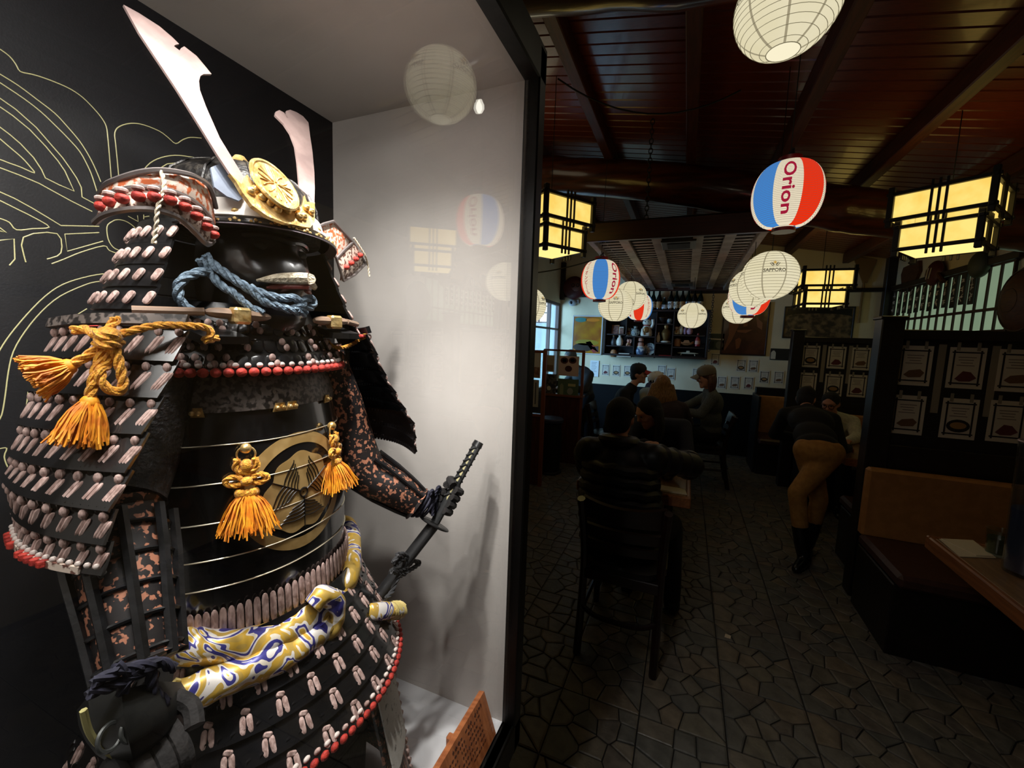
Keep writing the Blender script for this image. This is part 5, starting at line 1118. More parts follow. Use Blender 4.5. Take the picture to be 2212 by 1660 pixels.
def partition(Y, label):
    t = thing('booth_partition', label, 'partition', (1.7, Y, 0), 'booth partitions')
    obj('post', B().box((1.165, Y+.02, .915), (.115, .12, 1.83), ch=.006), booth, t)
    obj('post_cap', B().box((1.165, Y+.02, 1.835), (.135, .14, .02), ch=.004), booth, t)
    obj('top_rail', B().box((1.8, Y+.02, 1.735), (1.16, .07, .06), ch=.004), booth, t)
    obj('lower_rail', B().box((1.8, Y+.02, .955), (1.16, .07, .17), ch=.004), booth, t)
    obj('panel', B().box((1.8, Y+.03, 1.37), (1.16, .02, .68)), panelm, t, False)
    obj('lower_panel', B().box((1.8, Y+.03, .45), (1.16, .02, .88)), booth, t, False)
    for x in (1.432, 1.672): obj('label_strip', B().box((x, Y+.0175, 1.47), (.035, .004, .42)), strip_p, t, False)
    return t
PART = {}; PART[3.33] = partition(3.33, 'dark booth partition with menu cards behind the near tan bench'); PART[5.68] = partition(5.68, 'dark booth partition with menu cards under the arched poster')
for (Y, grp, names) in ((3.33, 'menu cards on the near partition', ('menu card with a pale skewer next to the post, upper row', 'menu card of red meat, upper row in the middle of the near partition', 'menu card with a long brown dish, upper row by the wall', 'menu card of a grey platter next to the post, lower row', 'menu card of a black bowl, lower row in the middle of the near partition', 'menu card with a red dish, lower row by the wall')),
                        (5.68, 'menu cards on the far partition', ('menu card of a black bowl next to the far post, upper row', 'menu card with red slices, upper row in the middle of the far partition', 'menu card with brown pieces, upper row farthest from the far post', 'menu card above the dark jacket, lower row by the far post', 'menu card of a wide bowl just above the white shirted diner', 'menu card of a dark dish, lower row farthest from the far post'))):
    for i, (x, z, k) in enumerate(((1.309, 1.545, 2 if Y < 4 else 0), (1.549, 1.543, 1), (1.768, 1.54, 2), (1.307, 1.235, 2), (1.551, 1.235, 0), (1.764, 1.24, 1))):
        card(k, (x, Y+.0165, z), names[i], grp, 1.16)
    for x, z in ((1.309, 1.545), (1.549, 1.543), (1.768, 1.54), (1.307, 1.235), (1.551, 1.235), (1.764, 1.24)):
        for s in (-1, 1): obj('clip_tab', B().box((x+s*.045, Y+.0145, z+.128), (.016, .004, .05), ch=.001), strip_p, PART[Y])
bench('tan backed booth bench facing the near table', 1.10, 2.40, 3.27, .90); bench('booth bench backing onto the near partition', 1.22, 2.40, 3.43, .90, 1); bench('tan booth bench behind the white shirted diner', 1.22, 2.40, 5.62, .93)
t3 = bench('tan bench below the cards at the back wall', .93, 2.38, 6.62, .98); obj('top_rail', B().box((1.655, 6.60, 1.03), (1.47, .10, .11), ch=.006), booth, t3); obj('end_panel', B().box((.915, 6.40, .5), (.03, .55, 1.0), ch=.004), booth, t3)
tabw = mat('orange brown table edge', (158, 98, 54), .35, c2=(134, 80, 42), scale=5, stretch=(14, 1, 14), coat=.3); tabt = mat('worn table top', (154, 120, 84), .35, c2=(130, 100, 70), scale=7, stretch=(8, 1, 1))
def table(label, x0, x1, y0, y1, ped=True, z=.75):
    t = thing('dining_table', label, 'table', ((x0+x1)/2, (y0+y1)/2, 0), 'dining tables'); cx, cy = (x0+x1)/2, (y0+y1)/2
    obj('top', B().box((cx, cy, z-.012), (x1-x0-.05, y1-y0-.05, .022), ch=.003), tabt, t)
    for (c, d) in (((cx, y0+.0125, z-.03), (x1-x0, .025, .065)), ((cx, y1-.0125, z-.03), (x1-x0, .025, .065)), ((x0+.0125, cy, z-.03), (.025, y1-y0-.05, .065)), ((x1-.0125, cy, z-.03), (.025, y1-y0-.05, .065))): obj('edge', B().box(c, d, ch=.006), tabw, t)
    obj('pedestal', B().box((cx, cy, (z-.03)/2+.02), (.09, .09, z-.075), ch=.008), booth, t)
    for (sx, sy) in ((1, 0), (0, 1)): obj('foot', B().box((cx, cy, .022), (.50 if sx else .07, .50 if sy else .07, .04), ch=.008), booth, t)
    obj('apron', B().box((cx, cy, z-.05), (.4, .4, .04), ch=.004), booth, t)
    return t
table('booth table with water jug and napkin before the near bench', 1.13, 2.36, 1.62, 2.56); table('booth table beside the leaning person', 1.26, 2.36, 4.12, 4.92)
table('small dining table in front of the black puffer jacket', -.58, .085, 2.52, 3.32); table('dining table between the capped diners', -.62, .10, 4.62, 5.75)
# things on the booth table
napm = mat('napkin paper', (222, 208, 178), .8)
c = V((1.225, 2.44, .75)); t = thing('paper_napkin', 'folded cream napkin on the booth table by the glass', 'napkin', c); obj('sheet', B().prism([c+V(p) for p in ((-.06, .085, .001), (.085, .135, .001), (.075, -.04, .001), (-.07, -.10, .001))], (0, 0, .003)), napm, t, False); obj('fold', B().prism([c+V(p) for p in ((-.055, .08, .0045), (.08, .13, .0045), (.07, -.035, .0045), (-.0, -.062, .0045))], (0, 0, .004)), napm, t, False)
cl = glass('tumbler glass', (.86, .9, .84), .06, .05); pitm = glass('jug plastic', (.80, .84, .90), .10, .12)
c = V((1.325, 2.445, .75)); t = thing('water_glass', 'short clear tumbler beside the napkin', 'glass', c); obj('tumbler', B().lathe([(0, .004), (.034, .004), (.036, .0), (.043, .115), (.040, .115), (.033, .012), (0, .012)], 24, c), cl, t); obj('water', B().lathe([(0, .014), (.0325, .014), (.0375, .08), (0, .08)], 20, c), mat('pale water', (74, 78, 60), .1, spec=.3), t); obj('base', B().lathe([(0, .001), (.036, .001), (.036, .010), (0, .010)], 20, c), glow('glass base highlight', (40, 40, 36), .0) if False else mat('thick glass base', (150, 150, 136), .1), t)
c = V((1.318, 2.265, .75)); t = thing('water_jug', 'tall clear plastic water jug on the booth table edge', 'jug', c)
obj('jug_wall', B().lathe([(0, .003), (.062, .003), (.065, .01), (.070, .30), (.074, .54), (.071, .54), (.066, .3), (.060, .015), (0, .015)], 28, c), pitm, t); obj('water', B().lathe([(0, .017), (.0595, .017), (.0645, .27), (0, .27)], 24, c), mat('clouded water', (92, 96, 112), .25, spec=.3), t)
obj('rim', B().ring(c+V((0, 0, .54)), .0735, .004, 28, 6), mat('pale plastic rim', (190, 170, 170), .3), t); obj('handle', B().tube(smoothpath([c+V((.07, -.01, .46)), c+V((.12, -.02, .44)), c+V((.13, -.02, .30)), c+V((.10, -.015, .18)), c+V((.068, -.01, .16))], 5), .010, 8), pitm, t)
# things on the small dining tables
c = V((-.02, 2.62, .75)); t = thing('paper_napkin', 'cream paper sheet on the small table beside the puffer jacket', 'napkin', c); obj('sheet', B().prism([c+V(p) for p in ((-.12, -.05, .001), (.085, -.045, .001), (.07, .055, .001), (-.12, .06, .001))], (0, 0, .003)), napm, t, False); obj('fold', B().prism([c+V(p) for p in ((-.1, -.04, .0045), (.078, -.035, .0045), (.066, .045, .0045), (-.1, .01, .0045))], (0, 0, .003)), napm, t, False)
c = V((-.06, 2.86, .75)); t = thing('soup_bowl', 'round pale bowl on the small table', 'bowl', c); obj('bowl', B().lathe([(0, .006), (.04, .006), (.042, 0), (.046, .012), (.085, .06), (.095, .09), (.091, .09), (.08, .062), (.04, .018), (0, .016)], 24, c), porc2, t); obj('soup', B().lathe([(0, .07), (.083, .07), (.083, .073), (0, .073)], 22, c), mat('brown soup', (110, 80, 50), .2), t)
c = V((-.14, 2.80, .75)); t = thing('soy_bottle', 'small soy sauce bottle with white cap beside the bowl', 'bottle', c); obj('glass', B().lathe([(0, 0), (.026, 0), (.03, .03), (.022, .07), (.012, .085)], 16, c), porc, t); obj('cap', B().lathe([(.013, .083), (.016, .086), (.014, .11), (0, .113)], 14, c), mat('white plastic cap', (206, 200, 190), .4), t)
c = V((.04, 5.35, .75)); t = thing('white_plate', 'long white plate under the hands of the grey capped diner', 'plate', c); obj('dish', B().box(c+V((-.06, .05, .018)), (.30, .14, .016), ch=.007), porc, t); obj('foot', B().box(c+V((-.06, .05, .006)), (.2, .09, .012), ch=.003), porc, t); obj('food', B().ball(c+V((-.1, .05, .035)), (.07, .04, .02), 12, 8), mat('fried food', (120, 80, 48), .7, c2=(160, 116, 70), scale=60, bump=.5), t)
c = V((.03, 4.85, .75)); t = thing('tea_cup', 'small white cup on the far dining table edge', 'cup', c); obj('cup', B().lathe([(0, .005), (.025, .005), (.027, 0), (.036, .03), (.038, .065), (.035, .065), (.03, .02), (0, .012)], 18, c), porc, t); obj('tea', B().lathe([(0, .05), (.034, .05), (.034, .052), (0, .052)], 16, c), mat('tea', (90, 84, 40), .15), t)

# ------------------------------------------------------------------ dining chair of dark wood with a slatted back
chw = mat('dark chair wood', (36, 18, 14), .32, c2=(26, 13, 10), scale=6, stretch=(1, 1, 8), coat=.2); chl = mat('black seat leather', (24, 21, 22), .35)
def make_chair(label, cx, cy, turn=0):
    t = thing('dining_chair', label, 'chair', (0, 0, 0), 'dining chairs'); hw = .19
    for s in (-1, 1):
        b = B(); pts = smoothpath([(s*hw, -.015, 0), (s*hw, .035, .24), (s*hw, .055, .45), (s*(hw+.004), .035, .62), (s*(hw+.015), -.03, .842)], 5); b.tube(pts, [.024]*len(pts), 8, True, .85); obj('rear_leg', b, chw, t)
        obj('front_leg', B().tube([(s*.185, .47, 0), (s*.185, .465, .25), (s*.182, .455, .44)], [.018, .022, .024], 8), chw, t)
        obj('side_rail', B().box((s*.185, .255, .415), (.025, .40, .055), ch=.004), chw, t); obj('stretcher', B().tube([(s*.187, .05, .21), (s*.185, .465, .19)], .012, 8), chw, t)
    for (z0, z1) in ((.735, .850), (.645, .700), (.572, .615)):
        rows = []
        for z in (z0, (z0+z1)/2, z1):
            yb = .055-.085*max(0, (z-.45)/.415)**1.3; rows.append([V((x*hw*1.06, yb-.048*(1-x*x)*.9+.016, z-(.022*(1-x*x) if z == z1 and z0 > .7 else 0))) for x in [k/6 for k in range(-6, 7)]])
        obj('back_slat', B().grid(rows, .018), chw, t)
    for (y, z, nm) in ((.045, .42, 'rear_rail'), (.46, .415, 'front_rail')): obj(nm, B().box((0, y, z), (.37, .025, .055), ch=.004), chw, t)
    obj('rear_stretcher', B().tube(smoothpath([(-.19, .03, .25), (-.1, .0, .222), (.1, .0, .222), (.19, .03, .25)], 5), .013, 8), chw, t)
    b = B(); b.lathe([(0, .435), (.19, .435), (.215, .445), (.222, .46), (.212, .478), (.18, .488), (0, .492)], 32, (0, .25, 0), 1, 1.05); b.v = [(max(-.215, min(.215, x*1.12)), .25+max(-.215, min(.225, (y-.25)*1.1)), z) for x, y, z in b.v]; obj('seat', b, chl, t)
    t.location = (cx, cy, 0); t.rotation_euler = (0, 0, turn); return t
ch = make_chair('dark slat back dining chair under the man in the puffer jacket', -.226, 2.03)
for (x, y, a, lab) in ((-.25, 3.96, PI, 'dark dining chair under the dark haired woman across the small table'), (-.22, 4.10, 0, 'dark dining chair under the long haired blonde diner'), (-1.08, 5.35, -PI/2, 'dark dining chair under the man in the black cap'), (.53, 5.4, PI/2, 'dark dining chair under the grey capped diner'), (-.35, 6.25, PI, 'dark dining chair under the man in the white cap')):
    dup(ch, (x, y, 0), a, lab)

# ------------------------------------------------------------------ counter with glass screen and stool at the left
ctr = thing('counter_screen', 'red brown wooden counter with a glass screen covered in food posters', 'counter', (-1.47, 5.3, 0)); rw = mat('red brown counter wood', (84, 38, 30), .4, c2=(66, 30, 24), scale=5, stretch=(10, 10, 1)); fr_ = mat('orange brown frame wood', (120, 66, 40), .45)
obj('front_panel', B().box((-1.475, 5.32, .45), (.53, .03, .90), ch=.004), rw, ctr); obj('ledge', B().box((-1.475, 5.36, .905), (.55, .16, .03), ch=.004), fr_, ctr)
for x in (-1.735, -1.215): obj('screen_post', B().box((x, 5.31, .755), (.035, .035, 1.51), ch=.003), fr_, ctr)
obj('top_bar', B().box((-1.475, 5.31, 1.50), (.55, .03, .025), ch=.003), fr_, ctr); obj('glass_pane', B().box((-1.475, 5.315, 1.205), (.49, .005, .56)), glass('screen glass', (.9, .94, .92)), ctr, False)
def poster(label, x, z, w_, h_, m, Y=5.306, shapes=()):
    t = thing('taped_poster', label, 'poster', (x, Y, z-h_/2), 'posters on the glass screens'); p = obj('sheet', B().box((x, Y, z), (w_, .002, h_)), m, t, False)
    for pts, mm in shapes: blob(p, x, z, pts, mm, Y-.003)
dk = mat('dark red bowl print', (74, 26, 28), .5)
poster('poster of three red rimmed bowls on the counter glass', -1.405, 1.30, .27, .26, mat('pale pink poster', (216, 184, 168), .6), 5.306, [(ell(.052, .042, 16, -.06, .07), dk), (ell(.052, .042, 16, .05, .075), dk), (ell(.048, .04, 16, .0, -.035), dk), (ell(.03, .022, 12, -.06, .07), pinkp), (ell(.03, .022, 12, .05, .075), tanw)])
poster('green poster with pale bottles low on the counter glass', -1.40, 1.02, .28, .22, mat('dark green poster', (84, 104, 78), .6), 5.306, [([(-.11, -.1), (-.06, -.1), (-.06, .02), (-.085, .05), (-.11, .02)], mat('pale green print', (140, 146, 110), .6)), (ell(.04, .045, 14, .03, -.05), mat('pale dish print', (150, 150, 136), .6)), ([(0, .015), (.1, .015), (.1, .05), (0, .05)], mat('yellow tag print', (190, 180, 130), .6))])
poster('grey photo poster beside the green poster', -1.64, 1.05, .15, .26, mat('grey photo poster', (96, 92, 84), .6, c2=(40, 38, 34), scale=30, lo=.45, hi=.55), 5.306, [(ell(.03, .03, 12, -.02, -.06), porc), (ell(.035, .03, 12, .03, -.03), mat('charcoal print', (40, 40, 44), .6))])
poster('small menu sheet above the grey photo poster', -1.66, 1.32, .12, .22, mat('beige menu sheet', (176, 160, 134), .6), 5.306, [([(-.045, -.09), (.045, -.09), (.045, -.02), (-.045, -.02)], mat('tan dish print', (130, 98, 66), .6))])
# nearer screen, mostly behind the case frame
s2_ = thing('side_screen', 'wooden framed screen with menu sheets beside the case frame', 'screen', (-1.6, 4.3, 0)); obj('post', B().box((-1.405, 4.3, .76), (.04, .04, 1.52), ch=.003), fr_, s2_); obj('rail', B().box((-1.75, 4.3, 1.50), (.66, .03, .03), ch=.003), fr_, s2_); obj('rail', B().box((-1.75, 4.3, .80), (.66, .05, .03), ch=.003), fr_, s2_); obj('panel', B().box((-1.75, 4.3, .40), (.66, .02, .78)), rw, s2_, False); obj('glass_pane', B().box((-1.75, 4.305, 1.15), (.64, .005, .66)), MATS['screen glass'], s2_, False)
obj('post', B().box((-2.03, 4.3, .76), (.04, .04, 1.52), ch=.003), fr_, s2_)
poster('menu sheet with food photo taped high on the side screen', -1.56, 1.35, .22, .28, mat('white menu sheet', (196, 190, 180), .6), 4.296, [([(-.1, -.13), (.1, -.13), (.1, -.02), (-.1, -.02)], mat('brown food print', (110, 74, 60), .6, c2=(150, 120, 100), scale=40))]); poster('bordered menu sheet taped low on the side screen', -1.56, 1.04, .2, .3, mat('grey menu sheet', (170, 168, 162), .6), 4.296, [([(-.07, -.12), (-.06, -.12), (-.06, .12), (-.07, .12)], card_i), ([(.06, -.12), (.07, -.12), (.07, .12), (.06, .12)], card_i)])
c = V((-1.47, 4.84, 0)); t = thing('bar_stool', 'round stool with a blue padded seat before the counter', 'stool', c); obj('seat', B().lathe([(0, .625), (.14, .625), (.155, .64), (.155, .67), (.14, .685), (0, .69)], 28, c), mat('blue seat pad', (38, 42, 66), .6), t); obj('drum', B().lathe([(.13, .02), (.14, .3), (.13, .62)], 24, c), mat('black stool drum', (16, 15, 15), .5), t); obj('foot_ring', B().ring(c+V((0, 0, .02)), .14, .018, 28, 8), MATS['black stool drum'], t)

# ------------------------------------------------------------------ right wall: paper window with hanging name plates and folk ornaments
t = thing('window_3', None, None, (XR, 5.8, 1.85), kind='structure'); y0, y1, z0, z1 = 4.72, 6.84, 1.83, 2.40; n = 14
ppan = glow('backlit window paper', (150, 172, 140), .62, (140, 164, 134), 3)
for i in range(n):
    ya, yb = y0+(y1-y0)*i/n, y0+(y1-y0)*(i+1)/n
    for za, zb_ in ((z0, 2.02), (2.02, z1)): obj('paper_pane', B().box((XR-.012, (ya+yb)/2, (za+zb_)/2), (.004, yb-ya-.012, zb_-za-.012)), ppan, t, False)
brownl = mat('brown window bar', (58, 34, 28), .5)
for i in range(n+1): obj('bar', B().box((XR-.018, y0+(y1-y0)*i/n, (z0+z1)/2), (.022, .020, z1-z0), ch=.002), brownl, t)
for z in (z0, 2.02, z1): obj('rail', B().box((XR-.018, (y0+y1)/2, z), (.026, y1-y0+.04, .026), ch=.002), brownl, t)
obj('lintel', B().box((XR-.03, (y0+y1)/2-.04, z1+.03), (.06, y1-y0+.12, .06), ch=.004), darkwood, t)
plk = mat('black name plate', (18, 15, 15), .4); chalk = mat('white brush strokes', (214, 208, 198), .7)
order = ('first name plate from the corner post', 'second name plate from the corner post', 'third name plate from the corner post', 'fourth name plate from the corner post', 'fifth name plate from the corner post', 'sixth name plate from the corner post', 'seventh name plate from the corner post', 'eighth name plate from the corner post', 'ninth name plate from the corner post', 'tenth name plate from the corner post', 'eleventh name plate from the corner post', 'twelfth name plate from the corner post')
for i in range(12):
    y = 6.74-.142*i; t = thing('name_plate', 'black wooden '+order[i]+' with white brush writing', 'name plate', (XR-.05, y, 2.05), 'name plates before the paper window'); h_ = .30+.01*math.sin(i*2.3); zt = 2.385
    pl_ = obj('board', B().box((XR-.05, y, zt-h_/2), (.014, .078, h_), ch=.002), plk, t); b = B(); r = random.Random(60+i)
    for k in range(3):                                             # brush strokes: crossings and sweeps, unreadable in the photograph
        zc_ = zt-.06-.085*k
        for s in range(4):
            a = r.choice((0, 0, PI/2, PI/2, .7, -.7)); L2 = r.uniform(.016, .030); oy, oz = r.uniform(-.012, .012), r.uniform(-.022, .022); dy, dz = math.cos(a)*L2, math.sin(a)*L2
            b.tube([(XR-.0578, y+oy-dy, zc_+oz-dz), (XR-.0578, y+oy+dy, zc_+oz+dz)], [.0060, .0042], 5, True, .3, (1, 0, 0))
    obj('brush_writing', b, chalk, pl_)
# folk ornaments above the window and on the back wall
bw_ = mat('brown basket wood', (96, 58, 30), .6, c2=(76, 44, 24), scale=20, stretch=(1, 1, 6)); dkr = mat('dark red lacquer', (78, 26, 24), .45)
t = thing('wood_shield', 'brown tapering wooden board hung beside the corner post', 'wall ornament', (XR-.02, 6.47, 2.42)); obj('board', B().prism([(XR-.005, y, z) for y, z in ((6.66, 2.66), (6.70, 2.58), (6.62, 2.36), (6.40, 2.34), (6.26, 2.56), (6.30, 2.68))], (-.03, 0, 0)), bw_, t, False); obj('peg', B().tube([(XR-.02, 6.47, 2.66), (XR-.06, 6.47, 2.69)], .012, 8), darkwood, t)
c = V((XR-.05, 5.87, 2.47)); t = thing('red_drum', 'dark red round hand drum with white strokes and a wooden stick', 'wall ornament', c); obj('drum', B().ball(c, (.05, .15, .13), 20, 12), dkr, t); b = B(); b.tube([c+V((-.052, -.05, .05)), c+V((-.055, -.02, -.06))], .006, 5); b.tube([c+V((-.052, .01, .06)), c+V((-.055, .03, -.06))], .006, 5); b.tube([c+V((-.05, .07, .05)), c+V((-.05, .08, -.02))], .006, 5); obj('white_strokes', b, chalk, t); obj('stick', B().tube([c+V((-.02, -.12, -.02)), c+V((-.03, -.26, -.12))], [.018, .022], 8), bw_, t)
c = V((XR-.05, 5.12, 2.43)); t = thing('grey_gourd', 'grey green round gourd hanging under the box lamp', 'wall ornament', c); obj('gourd', B().ball(c, (.06, .13, .12), 20, 12), mat('grey green gourd', (66, 70, 54), .6), t); obj('stalk', B().tube([c+V((0, 0, .11)), c+V((.01, .02, .18))], [.02, .008], 6), bw_, t)
c = V((XR-.08, 4.56, 2.06)); t = thing('straw_hat', 'large brown woven round hat on the wall at the window end', 'wall ornament', c); obj('brim', B().lathe([(0, .10), (.10, .09), (.20, .05), (.27, 0), (.265, -.012), (.19, .035), (0, .08)], 32, c+V((.06, 0, 0)), 1, 1, Matrix.Rotation(-PI/2, 3, 'Y')), bw_, t)
for k in range(4): obj('weave_ring', B().ring(c+V((.06-.088+.02*k, 0, 0)), .09+.05*k, .006, 32, 5, Matrix.Rotation(-PI/2, 3, 'Y')), mat('dark weave', (66, 38, 20), .6), t)
t = thing('fan_paddle', 'tan fan shaped paddle with a long handle on the back wall', 'wall ornament', onY(1855, 700, YB-.02)); obj('blade', B().prism([onY(x, y, YB-.012) for x, y in ((1842, 553), (1894, 562), (1872, 612), (1862, 612))], (0, -.02, 0)), mat('tan paddle', (140, 106, 60), .6), t, False); obj('handle', B().tube([onY(1866, 606, YB-.02), onY(1855, 698, YB-.02)], .014, 8), MATS['tan paddle'], t)
c = onY(1240, 622, YB-.06); t = thing('red_daruma', 'dark red round daruma mask on the dark wall trim', 'wall ornament', c); obj('body', B().ball(c, (.19, .07, .19), 24, 14), dkr, t); obj('face', B().ball(c+V((.04, -.045, .02)), (.10, .035, .10), 18, 10), mat('brown daruma face', (104, 60, 50), .5), t)
for s in (-1, 1): obj('brow', B().ring(c+V((.04+s*.04, -.078, .03)), .025, .007, 14, 5, Matrix.Rotation(PI/2, 3, 'X')), blk, t)
c = onY(1237, 654, YB-.05); t = thing('security_camera', 'white dome camera with black lens on the bluish wall', 'camera', c); obj('dome', B().ball(c, (.07, .055, .06), 20, 12), mat('grey white plastic', (176, 180, 182), .4), t); obj('lens', B().ball(c+V((-.012, -.042, -.004)), (.028, .02, .028), 14, 10), blk, t); obj('mount', B().box(c+V((.05, .03, .02)), (.10, .04, .07), ch=.01), MATS['grey white plastic'], t)
c = V((.33, 2.496, .004)); t = thing('paper_scrap', 'tiny scrap of white paper lying on the stone floor', 'paper', c); obj('scrap', B().prism([c+V(p) for p in ((-.018, -.014, 0), (.012, -.018, 0), (.018, .012, 0), (-.010, .018, 0))], (0, 0, .0015)), mat('scrap paper', (216, 196, 166), .8), t, False); obj('folded_corner', B().prism([c+V(p) for p in ((.0, -.017, .0016), (.012, -.018, .0016), (.014, -.004, .0016))], (0, 0, .002)), MATS['scrap paper'], t, False)
# warm bare bulb behind the viewer that the case glass mirrors
c = V((.44, 1.83, 2.36))
c = V((.165, 1.90, 2.745)); t = thing('bare_bulb', 'small bare lit bulb hanging behind the large white lantern', 'bulb', c)
obj('glass', B().lathe([(0, -.045), (.012, -.04), (.021, -.022), (.019, -.004), (.010, .012), (.009, .02)], 16, c), glow('lit bulb', (255, 250, 235), 5.0), t); obj('socket', B().lathe([(.011, .016), (.013, .02), (.013, .05), (0, .055)], 12, c), cordm, t); obj('cord', B().tube([c+V((0, 0, .05)), V((c.x, c.y, zc(c.x)+.01))], .002, 5), cordm, t)

# ------------------------------------------------------------------ people
def limb(b, pts, rs, n=10):
    pts = [V(p) for p in pts]; b.tube(pts, rs, n)
    for p, r in zip(pts, rs): b.ball(p, r, 10, 8)
def fuse(name, b, m, parent, vox=.012, smooth=4):
    """one continuous surface grown round the given volumes"""
    me = b.mesh(name, m); o = bpy.data.objects.new(name, me); COL.objects.link(o)
    r = o.modifiers.new('r', 'REMESH'); r.mode = 'VOXEL'; r.voxel_size = vox; r.use_smooth_shade = True
    s = o.modifiers.new('s', 'SMOOTH'); s.iterations = smooth; s.factor = .5
    dg = bpy.context.evaluated_depsgraph_get(); me2 = bpy.data.meshes.new_from_object(o.evaluated_get(dg)); o.modifiers.clear(); o.data = me2; bpy.data.meshes.remove(me)
    if not me2.materials: me2.materials.append(m)
    me2.polygons.foreach_set('use_smooth', [True]*len(me2.polygons))
    o.parent = parent; o.location = -WLOC[parent.name]; return o
skin = mat('skin', (190, 132, 104), .55, c2=(180, 122, 96), scale=30); skin2 = mat('fair skin', (204, 150, 122), .55); dark_eye = mat('dark eye', (18, 14, 12), .2)
def basis(face, upv=V((0, 0, 1))):
    f = V(face).normalized(); l = upv.cross(f).normalized(); return f, l, f.cross(l)
def person(label, J, top, legs, hair, sk=skin, hairfn=None, hat=None, shoes=None, puff=False, sleeves=True, vox=.012, eyes=True, child=1.0, glasses=False, cuff=.82, boot=.16):
    g = lambda k: V(J[k]); root = V((g('hip').x, g('hip').y, 0)); t = thing('person', label, 'person', root, 'people in the restaurant'); h = g('head'); f, l, u = basis(J['face']); k_ = child
    tf = V(J.get('fwd', (f.x, f.y, 0))).normalized(); tl = V((0, 0, 1)).cross(tf).normalized()
    spine = (g('chest')-g('hip')).normalized(); Mt = Matrix((tl, spine.cross(tl)*-1, spine)).transposed(); Mh = Matrix((l, f, u)).transposed()
    # body: one skin surface with head, features, limbs, hands with five fingers
    b = B(); b.ball(h+u*.012, (.073*k_, .092*k_, .100*k_), 18, 14, Mh); b.ball(h+f*.018-u*.055*k_, (.056*k_, .066*k_, .058*k_), 14, 10, Mh); b.ball(h+f*.070*k_-u*.088*k_, .026*k_, 10, 8)
    b.tube([h+f*.086*k_+u*.020, h+f*.100*k_-u*.012, h+f*.108*k_-u*.026], [.010, .013, .016], 8); b.ball(h+f*.078*k_+u*.034, (.052, .02, .012), 10, 8, Mh); b.ball(h+f*.084*k_-u*.056, (.024, .014, .010), 10, 8, Mh)
    for s in (-1, 1): b.ball(h+l*(s*.074*k_)-f*.008-u*.008, (.010, .022, .032), 10, 8, Mh); b.ball(h+l*(s*.036*k_)+f*.070*k_-u*.018, (.022, .02, .02), 10, 8, Mh)
    limb(b, [g('neck')-V((0, 0, .03)), g('neck').lerp(h-u*.06, .6), h-u*.05-f*.012], [.056*k_, .050*k_, .052*k_])
    b.ball(g('hip'), (.15*k_, .10*k_, .11*k_), 14, 10, Mt); b.ball(g('chest'), (.145*k_, .095*k_, .15*k_), 14, 10, Mt); b.ball(g('hip').lerp(g('chest'), .5), (.13*k_, .09*k_, .14*k_), 14, 10, Mt)
    for s in ('L', 'R'):
        limb(b, [g('sh'+s), g('sh'+s).lerp(g('el'+s), .5), g('el'+s)], [.050*k_, .043*k_, .037*k_]); limb(b, [g('el'+s), g('el'+s).lerp(g('ha'+s), .4), g('ha'+s)], [.037*k_, .036*k_, .025*k_])
        d = (g('ha'+s)-g('el'+s)).normalized(); sd = d.cross(V((0, 0, 1))); sd = sd.normalized() if sd.length > .1 else V((1, 0, 0)); dn = d.cross(sd)
        if dn.z > 0: dn = -dn
        pm = g('ha'+s)+d*.045*k_; b.ball(pm, (.046*k_, .036*k_, .016*k_), 12, 8, Matrix((d, sd, dn)).transposed())
        for i in range(4):
            q = pm+d*.036*k_+sd*((i-1.5)*.0195*k_); L2 = (.058, .066, .062, .048)[i]*k_; b.tube([q, q+d*L2*.5+dn*.006, q+d*L2*.8+dn*.022, q+d*L2*.85+dn*.038], [.0095*k_, .009*k_, .0085*k_, .0075*k_], 6)
        th = 1 if s == 'L' else -1; q = g('ha'+s)+d*.02+sd*(th*.03*k_); b.tube([q, q+d*.03*k_+sd*(th*.016)+dn*.008, q+d*.055*k_+sd*(th*.014)+dn*.018], [.012*k_, .0105*k_, .009*k_], 6)
        limb(b, [g('hip')+tl*((1 if s == 'L' else -1)*.085*k_), g('kn'+s)], [.075*k_, .052*k_]); limb(b, [g('kn'+s), g('kn'+s).lerp(g('ft'+s), .35), g('ft'+s)+V((0, 0, .06))], [.052*k_, .050*k_, .035*k_])
    fuse('body', b, sk, t, .010, 3)
    # top garment
    def torso(b, e):
        b.ball(g('hip')+spine*.04, (.160*k_+e, .115*k_+e, .10*k_+e), 16, 12, Mt); b.ball(g('hip').lerp(g('chest'), .45), (.150*k_+e, .108*k_+e, .16*k_+e), 16, 12, Mt); b.ball(g('chest'), (.168*k_+e, .112*k_+e, .15*k_+e), 16, 12, Mt)
        limb(b, [g('shL'), g('neck')-V((0, 0, .045)), g('shR')], [.058*k_+e, .066*k_+e, .058*k_+e]); limb(b, [g('chest'), g('neck')-V((0, 0, .03))], [.085*k_+e, .058*k_+e])
    b = B(); torso(b, .020 if puff else .012)
    for s in ('L', 'R'):
        e = .028 if puff else .012; w1 = .97 if sleeves else .3; limb(b, [g('sh'+s), g('sh'+s).lerp(g('el'+s), .5), g('el'+s)], [.056*k_+e, .048*k_+e, .044*k_+e]); limb(b, [g('el'+s), g('el'+s).lerp(g('ha'+s), w1*.5), g('el'+s).lerp(g('ha'+s), w1)], [.043*k_+e, .040*k_+e, .032*k_+e])
    cl_ = fuse('top_garment', b, top, t, vox, 5)
